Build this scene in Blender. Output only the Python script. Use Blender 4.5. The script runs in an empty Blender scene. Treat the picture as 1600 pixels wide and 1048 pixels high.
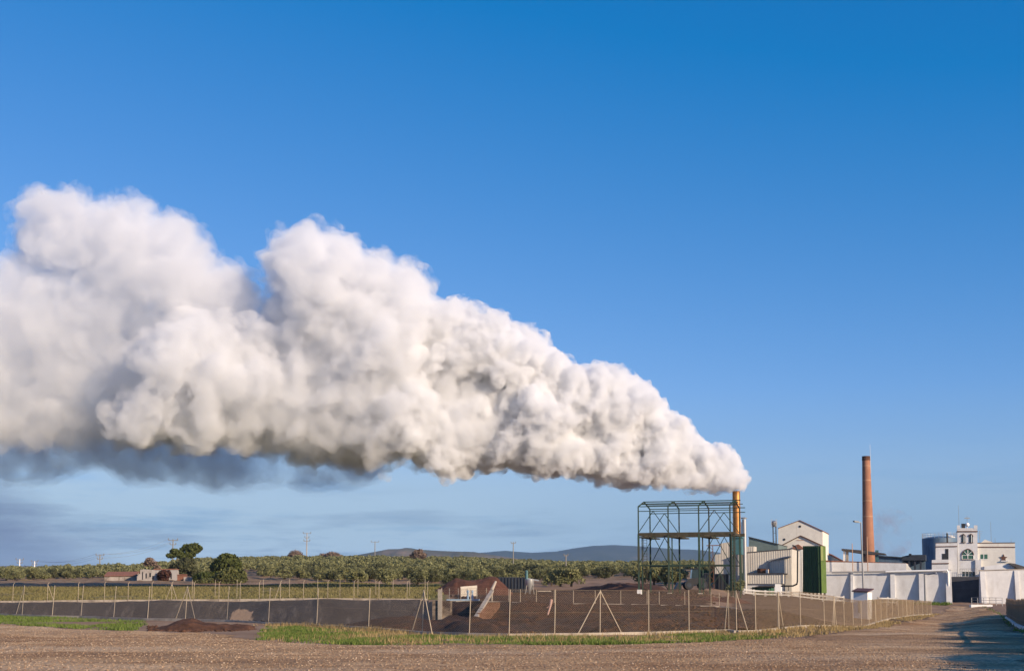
import bpy, bmesh, math, random
import numpy as np
from mathutils import Vector, Matrix, noise as mnoise

S = bpy.context.scene
COL = S.collection
R = math.radians
# ------------------------------------------------------------------ camera
F, PPY, PITCH, EYE = 2000.0, 734.3, 0.1, 1.6
cam_d = bpy.data.cameras.new('camera')
cam = bpy.data.objects.new('camera', cam_d)
COL.objects.link(cam)
cam.location = (0, 0, EYE)
cam.rotation_euler = (math.pi/2 + PITCH, 0, 0)
cam_d.sensor_width = 36.0
cam_d.lens = 36.0*F/1600.0
cam_d.shift_y = (PPY-524.0)/1600.0
cam_d.clip_start = 0.5
cam_d.clip_end = 60000
S.camera = cam
# ------------------------------------------------------------------ sun and sky
SUN_ELEV = R(20)
SUN_AZ = R(-42)           # measured from +X (right of the view) towards +Y; negative: behind the camera
sd = Vector((math.cos(SUN_AZ)*math.cos(SUN_ELEV), math.sin(SUN_AZ)*math.cos(SUN_ELEV), math.sin(SUN_ELEV)))
sun_d = bpy.data.lights.new('sun', 'SUN')
sun_d.energy = 5.0
sun_d.angle = R(0.5)
sun_d.color = (1.0, 0.80, 0.58)
sun = bpy.data.objects.new('sun', sun_d)
COL.objects.link(sun)
sun.rotation_euler = sd.to_track_quat('Z', 'Y').to_euler()
sun.location = (60, -30, 60)

SKY_LOW, CLOUD_LIT, CLOUD_GREY, CLOUD_BANK = (1.62, 2.9, 4.35), (3.8, 5.0, 6.0), (1.5, 2.3, 3.5), (1.1, 1.5, 2.6)
W = bpy.data.worlds.new('World')
S.world = W
W.use_nodes = True
wn, wl = W.node_tree.nodes, W.node_tree.links
bg = wn['Background']
sky = wn.new('ShaderNodeTexSky')
sky.sky_type = 'NISHITA'
sky.sun_disc = False
sky.sun_elevation = SUN_ELEV
sky.sun_rotation = math.pi/2 - SUN_AZ
sky.altitude = 400
sky.air_density = 1.0
sky.dust_density = 0.3
sky.ozone_density = 3.0
bg.inputs['Strength'].default_value = 0.1
def wnode(t, **kw):
    n = wn.new(t)
    for k, v in kw.items():
        if k[0] == '_': setattr(n, k[1:], v)
        else: n.inputs[k.replace('_', ' ')].default_value = v
    return n
def wmath(op, a, b=0.0, clamp=False):
    n = wnode('ShaderNodeMath', _operation=op, _use_clamp=clamp)
    for i, x in enumerate((a, b)):
        if isinstance(x, (int, float)): n.inputs[i].default_value = x
        else: wl.new(x, n.inputs[i])
    return n.outputs[0]
def wmix(f, a, b):
    n = wnode('ShaderNodeMix', _data_type='RGBA')
    for s_, x in ((n.inputs[0], f), (n.inputs[6], a), (n.inputs[7], b)):
        if isinstance(x, tuple): s_.default_value = (*x, 1)
        elif isinstance(x, (int, float)): s_.default_value = x
        else: wl.new(x, s_)
    return n.outputs[2]
def wramp(f, stops):
    n = wn.new('ShaderNodeValToRGB'); e = n.color_ramp.elements
    while len(e) < len(stops): e.new(.5)
    for k, (p, c) in zip(e, stops): k.position = p; k.color = (c, c, c, 1)
    wl.new(f, n.inputs[0]); return n.outputs[0]
# deepen the blue of the clear sky channel by channel
sep = wn.new('ShaderNodeSeparateColor'); com = wn.new('ShaderNodeCombineColor')
wl.new(sky.outputs[0], sep.inputs[0])
raw = [wmath('MULTIPLY', sep.outputs[i], .1) for i in range(3)]
for i, o_ in enumerate((wmath('MULTIPLY', wmath('MAXIMUM', wmath('SUBTRACT', raw[0], .096), .0008), 10.5), wmath('MULTIPLY', raw[1], 8.05), wmath('MULTIPLY', wmath('POWER', raw[2], .72), 9.25))):
    wl.new(o_, com.inputs[i])
# thin streaks of stratus low over the horizon, and a grey bank low on the left
wtc = wn.new('ShaderNodeTexCoord'); wsx = wn.new('ShaderNodeSeparateXYZ'); wl.new(wtc.outputs['Generated'], wsx.inputs[0])
el, xx = wsx.outputs[2], wsx.outputs[0]
def wnoise(sc, scale, detail, rough):
    mp = wn.new('ShaderNodeMapping'); mp.inputs['Scale'].default_value = sc; wl.new(wtc.outputs['Generated'], mp.inputs[0])
    n = wnode('ShaderNodeTexNoise', Scale=scale, Detail=detail, Roughness=rough); wl.new(mp.outputs[0], n.inputs['Vector']); return n.outputs[0]
st = wnoise((1, 1, 9), 5.0, 9, .62); fine = wnoise((1, 1, 5), 16.0, 8, .65)
low = wramp(wmath('MULTIPLY', el, 5.0), [(.0, .9), (.2, .75), (.42, .55), (.62, 0)])
lft = wramp(wmath('ADD', wmath('MULTIPLY', xx, 1.0), .5), [(.05, 1), (.45, .8), (.66, .25), (.95, .15)])
cl = wmath('MULTIPLY', wmath('MULTIPLY', wramp(wmath('ADD', st, wmath('MULTIPLY', fine, .25)), [(.46, 0), (.58, 1)]), low), lft)
skyc = wmix(wramp(el, [(.0, .95), (.055, .85), (.10, .4), (.16, 0)]), com.outputs[0], SKY_LOW)
skyc = wmix(cl, skyc, CLOUD_LIT)
st2 = wnoise((1.3, 1, 11), 4.0, 8, .6)
cl2 = wmath('MULTIPLY', wmath('MULTIPLY', wramp(st2, [(.49, 0), (.60, .95)]), wramp(wmath('MULTIPLY', el, 5.0), [(.0, .8), (.18, 1), (.33, .45), (.45, 0)])), lft)
skyc = wmix(cl2, skyc, CLOUD_GREY)
# bank: a diagonal edge falling from the left to the right
bd = wmath('ADD', wmath('ADD', wmath('MULTIPLY', xx, -1.0), wmath('MULTIPLY', el, -1.3)), wmath('MULTIPLY', fine, .09))
bk = wmath('MULTIPLY', wramp(bd, [(.285, 0), (.35, .9)]), wramp(wmath('MULTIPLY', el, 8.0), [(.0, .7), (.4, 1), (.62, .9), (.85, 0)]))
skyc = wmix(bk, skyc, CLOUD_BANK)
wl.new(skyc, bg.inputs[0])
S.view_settings.view_transform = 'Standard'
S.view_settings.look = 'None'
S.view_settings.exposure = 0.4
S.view_settings.gamma = 1.0
S.cycles.volume_bounces = 10
S.cycles.max_bounces = 14
S.cycles.diffuse_bounces = 3
S.cycles.glossy_bounces = 2
S.cycles.transparent_max_bounces = 24
S.cycles.use_denoising = True
S.cycles.use_adaptive_sampling = True

# ------------------------------------------------------------------ pixel geometry (1600 x 1048 photograph -> world)
CP, SP = math.cos(PITCH), math.sin(PITCH)
def ray(px, py):
    x, y = (px-800.0)/F, (PPY-py)/F
    return Vector((x, CP - y*SP, SP + y*CP))
def at(px, py, Y):
    d = ray(px, py)
    return Vector((0, 0, EYE)) + d*(Y/d.y)

# ------------------------------------------------------------------ helpers
C0 = Vector((0, 0, EYE))
Z = Vector((0, 0, 1))
def U(a): return Vector((math.cos(a), math.sin(a), 0))
def Wd(a): return Vector((-math.sin(a), math.cos(a), 0))
def pp(P, a, px, py):
    """the point of the upright plane through P (turned by a) that this pixel of the photograph shows"""
    n = Wd(a); d = ray(px, py)
    return C0 + d*(n.dot(P-C0)/n.dot(d))
def zof(py, P):
    y = (PPY-py)/F
    return EYE + P.y*(SP+y*CP)/(CP-y*SP)
class MB:
    def __init__(s): s.v, s.f, s.mi = [], [], []
    def add(s, v, f, mi=0):
        o = len(s.v); s.v += [tuple(x) for x in v]; s.f += [tuple(i+o for i in q) for q in f]; s.mi += [mi]*len(f)
        return s
    def prism(s, pts, ext, mi=0):
        n = len(pts); ext = Vector(ext)
        v = [Vector(p) for p in pts]; v += [p+ext for p in v]
        return s.add(v, [tuple(range(n)), tuple(range(2*n-1, n-1, -1))]+[(i, (i+1) % n, n+(i+1) % n, n+i) for i in range(n)], mi)
    def obox(s, P, a, L, D, H, mi=0):
        u, w = U(a), Wd(a); P = Vector(P)
        return s.prism([P, P+u*L, P+u*L+w*D, P+w*D], Z*H, mi)
    def bar(s, p, q, w, h=None, mi=0):
        p, q = Vector(p), Vector(q); d = (q-p).normalized(); h = h or w
        a = Z.cross(d) if abs(d.z) < .95 else Vector((1, 0, 0)).cross(d)
        a.normalize(); b = d.cross(a)
        return s.prism([p+a*w/2+b*h/2, p-a*w/2+b*h/2, p-a*w/2-b*h/2, p+a*w/2-b*h/2], q-p, mi)
    def tube(s, p, q, r, r2=None, n=10, mi=0):
        p, q = Vector(p), Vector(q); d = (q-p).normalized(); r2 = r if r2 is None else r2
        a = (Z.cross(d) if abs(d.z) < .95 else Vector((1, 0, 0)).cross(d)).normalized(); b = d.cross(a)
        c = [(math.cos(2*math.pi*i/n), math.sin(2*math.pi*i/n)) for i in range(n)]
        v = [p+(a*x+b*y)*r for x, y in c]+[q+(a*x+b*y)*r2 for x, y in c]
        return s.add(v, [tuple(range(n-1, -1, -1)), tuple(range(n, 2*n))]+[(i, (i+1) % n, n+(i+1) % n, n+i) for i in range(n)], mi)
    def pipe(s, pts, r, n=8, mi=0):
        for p, q in zip(pts, pts[1:]): s.tube(p, q, r, n=n, mi=mi)
        for p in pts[1:-1]: s.ball(p, r*1.04, mi)
        return s
    def ball(s, c, r, mi=0, sc=(1, 1, 1)):
        v0, f0 = ICO[2]
        return s.add([(c[0]+x*r*sc[0], c[1]+y*r*sc[1], c[2]+z*r*sc[2]) for x, y, z in v0], [tuple(q) for q in f0.tolist()], mi)
    def lathe(s, c, prof, n=24, mi=0):
        v, f = [], []
        for (r, z) in prof:
            v += [(c[0]+r*math.cos(2*math.pi*i/n), c[1]+r*math.sin(2*math.pi*i/n), c[2]+z) for i in range(n)]
        for k in range(len(prof)-1):
            f += [(k*n+i, k*n+(i+1) % n, (k+1)*n+(i+1) % n, (k+1)*n+i) for i in range(n)]
        f += [tuple(range(n-1, -1, -1)), tuple((len(prof)-1)*n+i for i in range(n))]
        return s.add(v, f, mi)
    def build(s, name, mats, parent=None, smooth=False, normals=True):
        me = bpy.data.meshes.new(name)
        me.from_pydata(s.v, [], s.f)
        if not isinstance(mats, (list, tuple)): mats = [mats]
        for m in mats: me.materials.append(m)
        if len(mats) > 1: me.polygons.foreach_set('material_index', s.mi)
        if normals:
            bm = bmesh.new(); bm.from_mesh(me); bmesh.ops.recalc_face_normals(bm, faces=bm.faces); bm.to_mesh(me); bm.free()
        if smooth:
            me.polygons.foreach_set('use_smooth', [True]*len(me.polygons)); me.set_sharp_from_angle(angle=R(40))
        return link(name, me, parent)
def link(name, me, parent=None):
    o = bpy.data.objects.new(name, me); COL.objects.link(o)
    if parent: adopt(o, parent)
    return o
def base_of(p):
    q = Vector(p.location)
    while p.parent: p = p.parent; q += p.location
    return q
def adopt(o, parent):
    o.parent = parent; o.matrix_parent_inverse = Matrix.Translation(-Vector(parent.location)) if parent.parent is None else Matrix()
def tag(o, label=None, cat=None, group=None, kind=None):
    for k, v in (('label', label), ('category', cat), ('group', group), ('kind', kind)):
        if v: o[k] = v
    return o
def thing(name, label, cat, loc=(0, 0, 0), group=None, kind=None):
    o = bpy.data.objects.new(name, None); COL.objects.link(o); o.location = loc
    return tag(o, label, cat, group, kind)
def npmesh(name, V, Fq, mats, parent=None, smooth=False):
    """mesh from numpy vertices and equal-sided faces"""
    me = bpy.data.meshes.new(name)
    V = np.asarray(V, np.float32); Fq = np.asarray(Fq, np.int32)
    me.vertices.add(len(V)); me.vertices.foreach_set('co', V.reshape(-1))
    k = Fq.shape[1]
    me.loops.add(Fq.size); me.loops.foreach_set('vertex_index', Fq.reshape(-1))
    me.polygons.add(len(Fq)); me.polygons.foreach_set('loop_start', np.arange(len(Fq), dtype=np.int32)*k)
    me.update(calc_edges=True); me.validate()
    if smooth: me.polygons.foreach_set('use_smooth', [True]*len(me.polygons))
    for m in (mats if isinstance(mats, (list, tuple)) else [mats]): me.materials.append(m)
    return link(name, me, parent)

# ------------------------------------------------------------------ materials
def node(nt, t, **kw):
    n = nt.nodes.new(t)
    for k, v in kw.items():
        if k[0] == '_': setattr(n, k[1:], v)
        else: n.inputs[k.replace('_', ' ')].default_value = v
    return n
def noise_n(nt, vec, scale, detail=6, rough=.6, sc=(1, 1, 1)):
    n = node(nt, 'ShaderNodeTexNoise', Scale=scale, Detail=detail, Roughness=rough)
    if sc != (1, 1, 1):
        m = node(nt, 'ShaderNodeMapping'); m.inputs['Scale'].default_value = sc
        nt.links.new(vec, m.inputs[0]); vec = m.outputs[0]
    nt.links.new(vec, n.inputs['Vector'])
    return n.outputs['Fac']
def ramp(nt, fac, stops):
    r = node(nt, 'ShaderNodeValToRGB'); e = r.color_ramp.elements
    while len(e) < len(stops): e.new(.5)
    for k, (p, c) in zip(e, stops): k.position = p; k.color = (*c, 1) if len(c) == 3 else c
    nt.links.new(fac, r.inputs[0]); return r.outputs[0]
def mixc(nt, fac, a, b, mode='MIX'):
    m = node(nt, 'ShaderNodeMix', _data_type='RGBA', _blend_type=mode)
    for s, x in ((m.inputs[0], fac), (m.inputs[6], a), (m.inputs[7], b)):
        if isinstance(x, (int, float)): s.default_value = x
        elif isinstance(x, tuple): s.default_value = (*x, 1)
        else: nt.links.new(x, s)
    return m.outputs[2]
def math_n(nt, op, a, b=0.0, c=None, clamp=False):
    m = node(nt, 'ShaderNodeMath', _operation=op, _use_clamp=clamp)
    for i, x in enumerate((a, b, c)):
        if x is None: continue
        if isinstance(x, (int, float)): m.inputs[i].default_value = x
        else: nt.links.new(x, m.inputs[i])
    return m.outputs[0]
def newmat(name):
    m = bpy.data.materials.new(name); m.use_nodes = True
    nt = m.node_tree; b = nt.nodes['Principled BSDF']
    tc = nt.nodes.new('ShaderNodeTexCoord')
    return m, nt, b, tc.outputs['Object']
def bump(nt, b, h, strength=.5, dist=.05):
    n = node(nt, 'ShaderNodeBump', Strength=strength, Distance=dist)
    nt.links.new(h, n.inputs['Height']); nt.links.new(n.outputs[0], b.inputs['Normal'])
def M(name, col, rough=.8, var=.15, scale=1.2, metal=0.0, stain=None, stain_sc=(1, 1, .25), stain_w=(.5, .68), bmp=0.0):
    m, nt, b, oc = newmat(name)
    c = tuple(col)
    lo, hi = tuple(x*(1-var) for x in c), tuple(min(1, x*(1+var)) for x in c)
    out = ramp(nt, noise_n(nt, oc, scale, 8, .65), [(.3, lo), (.7, hi)])
    if stain:
        f = ramp(nt, noise_n(nt, oc, .9, 7, .65, stain_sc), [(stain_w[0], (0, 0, 0)), (stain_w[1], (1, 1, 1))])
        out = mixc(nt, f, out, tuple(stain))
    nt.links.new(out, b.inputs['Base Color'])
    b.inputs['Roughness'].default_value = rough; b.inputs['Metallic'].default_value = metal
    if rough > .7: b.inputs['Specular IOR Level'].default_value = .25
    if bmp: bump(nt, b, noise_n(nt, oc, scale*6, 6, .7), .6, bmp)
    return m
def foliage(name, dark, light, trans=.25):
    m, nt, b, oc = newmat(name)
    g = node(nt, 'ShaderNodeNewGeometry')
    c = ramp(nt, g.outputs['Random Per Island'], [(0, dark), (1, light)])
    c = mixc(nt, ramp(nt, noise_n(nt, oc, .8, 3), [(.35, (.0, .0, .0)), (.65, (.55, .55, .55))]), c, tuple(x*1.35 for x in light))
    nt.links.new(c, b.inputs['Base Color']); b.inputs['Roughness'].default_value = .7
    b.inputs['Specular IOR Level'].default_value = .2
    t = node(nt, 'ShaderNodeBsdfTranslucent'); nt.links.new(c, t.inputs[0])
    mx = node(nt, 'ShaderNodeMixShader', Fac=trans)
    nt.links.new(b.outputs[0], mx.inputs[1]); nt.links.new(t.outputs[0], mx.inputs[2])
    nt.links.new(mx.outputs[0], nt.nodes['Material Output'].inputs[0])
    return m
def brick(name, c1, c2, mortar, scale):
    m, nt, b, oc = newmat(name)
    g = node(nt, 'ShaderNodeMapping'); g.inputs['Rotation'].default_value = (math.pi/2, 0, 0); nt.links.new(oc, g.inputs[0])
    t = node(nt, 'ShaderNodeTexBrick', Scale=scale, Mortar_Size=.012)
    t.inputs['Color1'].default_value = (*c1, 1); t.inputs['Color2'].default_value = (*c2, 1); t.inputs['Mortar'].default_value = (*mortar, 1)
    nt.links.new(g.outputs[0], t.inputs['Vector'])
    c = mixc(nt, .5, t.outputs[0], ramp(nt, noise_n(nt, oc, .5, 8, .7), [(.3, tuple(x*.6 for x in c1)), (.7, tuple(x*1.25 for x in c2))]))
    nt.links.new(c, b.inputs['Base Color']); b.inputs['Roughness'].default_value = .85
    return m

MT = dict(
    white=M('white_plaster', (.66, .655, .65), .85, .08, 1.2, stain=(.52, .50, .48), stain_sc=(.8, .8, .3), stain_w=(.5, .75)),
    cream=M('cream_plaster', (.69, .66, .59), .85, .08, 1.2, stain=(.5, .44, .36), stain_w=(.58, .85)),
    sheet=M('cream_sheet_metal', (.56, .52, .45), .5, .1, .8, metal=.0, stain=(.40, .30, .22), stain_sc=(3, 3, .12), stain_w=(.6, .85)),
    rust=M('rust', (.13, .06, .035), .9, .4, 2.5),
    roofdark=M('dark_roof_sheet', (.06, .055, .055), .7, .3, 2),
    tile=M('clay_tile', (.24, .11, .075), .85, .3, 2.5),
    teal=M('teal_sheet', (.13, .175, .17), .5, .15, 1),
    tealbox=M('teal_paint', (.06, .15, .16), .5, .2, 2),
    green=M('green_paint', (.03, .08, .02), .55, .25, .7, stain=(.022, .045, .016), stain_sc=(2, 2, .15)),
    greenlit=M('sunlit_green_paint', (.09, .14, .02), .55, .2, .9, stain=(.08, .15, .03), stain_sc=(2, 2, .15)),  # tower green again, with sunlight on the right side put into the colour
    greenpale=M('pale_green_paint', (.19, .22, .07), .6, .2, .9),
    steelgreen=M('green_steel', (.025, .05, .036), .8, .35, 1.5, stain=(.05, .036, .022)),
    rustbeam=M('rusty_green_beam', (.06, .052, .034), .8, .4, 2),
    copper=M('copper_sheet', (.56, .25, .075), .36, .2, .6, metal=.7, stain=(.24, .10, .035), stain_sc=(2, 2, .2)),
    zinc=M('zinc_pipe', (.46, .45, .43), .35, .08, 2, metal=.6),
    pipe=M('grey_pipe', (.27, .27, .27), .5, .1, 2),
    black=M('black_steel', (.018, .018, .02), .6, .3, 2),
    darkblue=M('dark_blue_sheet', (.028, .036, .05), .6, .3, 1),
    slate=M('shade_blue_steel', (.10, .16, .23), .5, .15, .8, stain=(.07, .10, .14)),  # blue cast of shade put into the steel of tank and process shed
    glass=M('window_glass', (.03, .045, .05), .12, .2, 1),
    greenglass=M('green_window_frame', (.05, .13, .09), .3, .2, 2),
    brown=M('brown_trim', (.12, .06, .04), .8, .2, 2),
    concrete=M('concrete', (.38, .33, .27), .9, .2, 2, stain=(.2, .17, .14), bmp=.02),
    post=M('concrete_post', (.42, .35, .26), .85, .12, 3, stain=(.32, .27, .2), stain_w=(.6, .8)),
    galv=M('galvanised_wire', (.22, .20, .17), .6, .1, 3),
    wire=M('weathered_wire', (.30, .215, .13), .7, .15, 3),
    rail=M('rail_paint', (.42, .41, .39), .6, .15, 3, stain=(.25, .2, .17)),
    lampgrey=M('lamp_grey', (.22, .23, .24), .5, .1, 2),
    brickred=brick('chimney_brick', (.29, .125, .07), (.36, .165, .095), (.27, .19, .15), 3.0),
    paleband=M('pale_band', (.46, .28, .18), .8, .1, 2),
    slat=M('brown_slat', (.22, .15, .09), .85, .35, 3, stain=(.1, .06, .04), stain_sc=(4, 4, .3)),
    soil=M('dark_compost', (.075, .036, .024), .95, .4, 1.6, stain=(.04, .02, .014), stain_sc=(1, 1, 1), bmp=.15),
    soilred=M('reddish_compost', (.105, .044, .028), .95, .3, 1.3, bmp=.15),
    bark=M('bark', (.10, .075, .055), .95, .3, 5),
    pink=M('pinkish_plastic', (.40, .24, .18), .6, .1, 2),
    whitepaint=M('white_paint', (.8, .79, .76), .6, .06, 2, stain=(.5, .48, .44), stain_w=(.62, .85)),
    paleblue=M('pale_blue_paint', (.22, .32, .42), .6, .15, 2),
    stone=M('ruin_stone', (.33, .29, .26), .9, .3, .9, stain=(.15, .12, .1), stain_sc=(1, 1, .6), bmp=.05),
    olive=foliage('olive_leaves', (.085, .09, .036), (.255, .25, .115)),
    olivedark=foliage('dark_olive_leaves', (.03, .04, .02), (.10, .10, .048)),
    pine=foliage('pine_needles', (.022, .036, .014), (.11, .125, .034)),
    bush=foliage('bush_leaves', (.04, .06, .02), (.14, .14, .05)),
    twig=foliage('bare_twigs', (.11, .08, .06), (.24, .17, .13), .1),
    redleaf=foliage('dark_red_leaves', (.03, .014, .012), (.08, .035, .025), .15),
    grass=foliage('verge_grass', (.05, .095, .014), (.17, .22, .05), .3),
    dry=foliage('dry_grass', (.20, .14, .06), (.38, .28, .13), .3),
    meadow=foliage('meadow_grass', (.10, .105, .03), (.22, .19, .07), .3),
)
def remesh_mesh(name, me, voxel):
    o = bpy.data.objects.new(name, me); COL.objects.link(o)
    m = o.modifiers.new('r', 'REMESH'); m.mode = 'VOXEL'; m.voxel_size = voxel; m.use_smooth_shade = True
    me2 = bpy.data.meshes.new_from_object(o.evaluated_get(bpy.context.evaluated_depsgraph_get()))
    bpy.data.objects.remove(o); bpy.data.meshes.remove(me); me2.name = name
    return me2
def ico(sub):
    bm = bmesh.new(); bmesh.ops.create_icosphere(bm, subdivisions=sub, radius=1)
    v = np.array([x.co[:] for x in bm.verts]); f = np.array([[q.index for q in p.verts] for p in bm.faces]); bm.free()
    return v, f
ICO = {1: ico(1), 2: ico(2), 3: ico(3)}
def spheres_mesh(name, sph, sub=2):
    v0, f0 = ICO[sub]
    V = (v0[None]*sph[:, 3, None, None]+sph[:, None, :3]).reshape(-1, 3)
    Q = (f0[None]+(np.arange(len(sph))*len(v0))[:, None, None]).reshape(-1, 3)
    me = bpy.data.meshes.new(name)
    me.vertices.add(len(V)); me.vertices.foreach_set('co', V.astype(np.float32).reshape(-1))
    me.loops.add(Q.size); me.loops.foreach_set('vertex_index', Q.astype(np.int32).reshape(-1))
    me.polygons.add(len(Q)); me.polygons.foreach_set('loop_start', np.arange(len(Q), dtype=np.int32)*3)
    me.update(calc_edges=True); return me
_T3 = np.random.default_rng(77).uniform(-1, 1, (64, 64, 64)).astype(np.float32)
def noise3(P):
    i = np.floor(P).astype(np.int32); f = (P-i).astype(np.float32); f = f*f*(3-2*f)
    x0, y0, z0 = (i & 63).T; x1, y1, z1 = ((i+1) & 63).T; fx, fy, fz = f.T
    l = lambda a, b, t: a+(b-a)*t
    return l(l(l(_T3[x0, y0, z0], _T3[x1, y0, z0], fx), l(_T3[x0, y1, z0], _T3[x1, y1, z0], fx), fy),
             l(l(_T3[x0, y0, z1], _T3[x1, y0, z1], fx), l(_T3[x0, y1, z1], _T3[x1, y1, z1], fx), fy), fz)
def billow(me, size_of, amp, seed):
    """push the surface in and out by billows of many sizes, none larger than the local puff"""
    n = len(me.vertices)
    co = np.empty(n*3, np.float32); me.vertices.foreach_get('co', co); co = co.reshape(-1, 3)
    no = np.empty(n*3, np.float32); me.vertex_normals.foreach_get('vector', no); no = no.reshape(-1, 3)
    L = size_of(co); d = np.zeros(n, np.float32)
    warp = np.stack([noise3(co*.35+seed+k*11.3) for k in range(3)], 1)*.9
    for w in (5.0, 2.4, 1.15, .55, .27):
        q = (co+warp)/w+seed*3.1
        d += amp*w*np.clip(1.6*L/w-.6, 0, 1)*(.55-np.abs(noise3(q))*1.6+.45*noise3(q*1.9+7))
    co += no*d[:, None]
    me.vertices.foreach_set('co', co.reshape(-1)); me.update()
def poly_dist(poly, p):
    """signed distance (inside positive) of points p (n,2) to a closed polygon"""
    a = np.array(poly, float); b = np.roll(a, -1, 0)
    e = b-a
    w = p[:, None]-a[None]
    t = np.clip((w*e[None]).sum(2)/(e*e).sum(1)[None], 0, 1)
    d = np.sqrt(((w-t[..., None]*e[None])**2).sum(2)).min(1)
    x, y = p[:, 0:1], p[:, 1:2]
    c = ((a[:, 1][None] > y) != (b[:, 1][None] > y)) & (x < (b[:, 0]-a[:, 0])[None]*(y-a[:, 1][None])/(b[:, 1]-a[:, 1]+1e-9)[None]+a[:, 0][None])
    return np.where(c.sum(1) % 2 == 1, d, -d)
def puffs(poly, rs, Yof, half, seed, n, k2, k3):
    """fill an outline with big spheres, then bud smaller ones over them; returns world spheres"""
    rng = np.random.default_rng(seed)
    pl = np.array(poly, float)
    out = []
    P = rng.uniform(pl.min(0), pl.max(0), (n*24, 2))
    D = poly_dist(poly, P)
    big = []
    def fill(n, f, lo, near):
        got = []
        for p, d in zip(P, D):
            if d < 3: continue
            rm = rs(p[0])*f
            if near and d > rm*1.6: continue
            r = min(d*.97, rm*rng.uniform(.75, 1.12))
            if r < rm*lo: continue
            if not near and any((p[0]-q[0])**2+(p[1]-q[1])**2 < (.42*max(r, q[3]))**2 for q in got): continue
            h = max(0, half(p[0], p[1])-r*.6)
            got.append((p[0], p[1], rng.uniform(-1, .8)*h, r))
            if len(got) >= n: break
        big.extend(got)
    fill(n, 1.0, .45, False)
    P = P[::-1]; D = D[::-1]
    fill(n*2, .42, .35, True)
    lev = [big, [], []]
    for L, k, lo, hi in ((0, k2, .3, .55), (1, k3, .28, .5)):
        for (x, y, z, r) in lev[L]:
            for _ in range(k):
                v = rng.normal(size=3); v /= np.linalg.norm(v)
                if v[2] > .35: v[2] *= -1          # buds where one sees them and on the sides
                q = r*rng.uniform(lo, hi)
                s = r*rng.uniform(.82, 1.0)
                nx, ny = x+v[0]*s, y+v[1]*s
                lev[L+1].append((nx, ny, z+v[2]*s, q))
    allp = np.array(lev[0]+lev[1]+lev[2])
    D = poly_dist(poly, allp[:, :2])
    keep = D > allp[:, 3]*0.25
    for (x, y, z, r) in allp[keep]:
        Y = Yof(x)
        c = at(x, y, Y); m = Y/F
        k = (Y+z*m)/Y
        c = Vector((0, 0, EYE)) + (c-Vector((0, 0, EYE)))*k
        out.append((c.x, c.y, c.z, r*m))
    return out
def steam_mat(name, dens, col=(1, 1, 1), g=0.0, torn=None, seed=0):
    """torn = (metres, threshold, softness, step rate): eat holes and shreds into the steam with fractal noise"""
    m = bpy.data.materials.new(name); m.use_nodes = True
    nt = m.node_tree; nt.nodes.clear()
    o = nt.nodes.new('ShaderNodeOutputMaterial'); v = nt.nodes.new('ShaderNodeVolumePrincipled')
    v.inputs['Color'].default_value = (*col, 1); v.inputs['Density'].default_value = dens
    v.inputs['Anisotropy'].default_value = g
    nt.links.new(v.outputs[0], o.inputs['Volume'])
    if torn:
        w, th, sf, rate = torn
        tc = nt.nodes.new('ShaderNodeTexCoord'); mp = nt.nodes.new('ShaderNodeMapping'); mp.inputs['Location'].default_value = (seed*7.1, seed*3.3, seed*5.7)
        n = nt.nodes.new('ShaderNodeTexNoise'); n.inputs['Scale'].default_value = 1/w; n.inputs['Detail'].default_value = 4; n.inputs['Roughness'].default_value = .62
        nt.links.new(tc.outputs['Object'], mp.inputs[0]); nt.links.new(mp.outputs[0], n.inputs['Vector'])
        r = nt.nodes.new('ShaderNodeMapRange'); r.inputs['From Min'].default_value = th; r.inputs['From Max'].default_value = th+sf; r.inputs['To Max'].default_value = dens
        nt.links.new(n.outputs[0], r.inputs[0]); nt.links.new(r.outputs[0], v.inputs['Density'])
        m.cycles.volume_step_rate = rate
    return m

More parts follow.
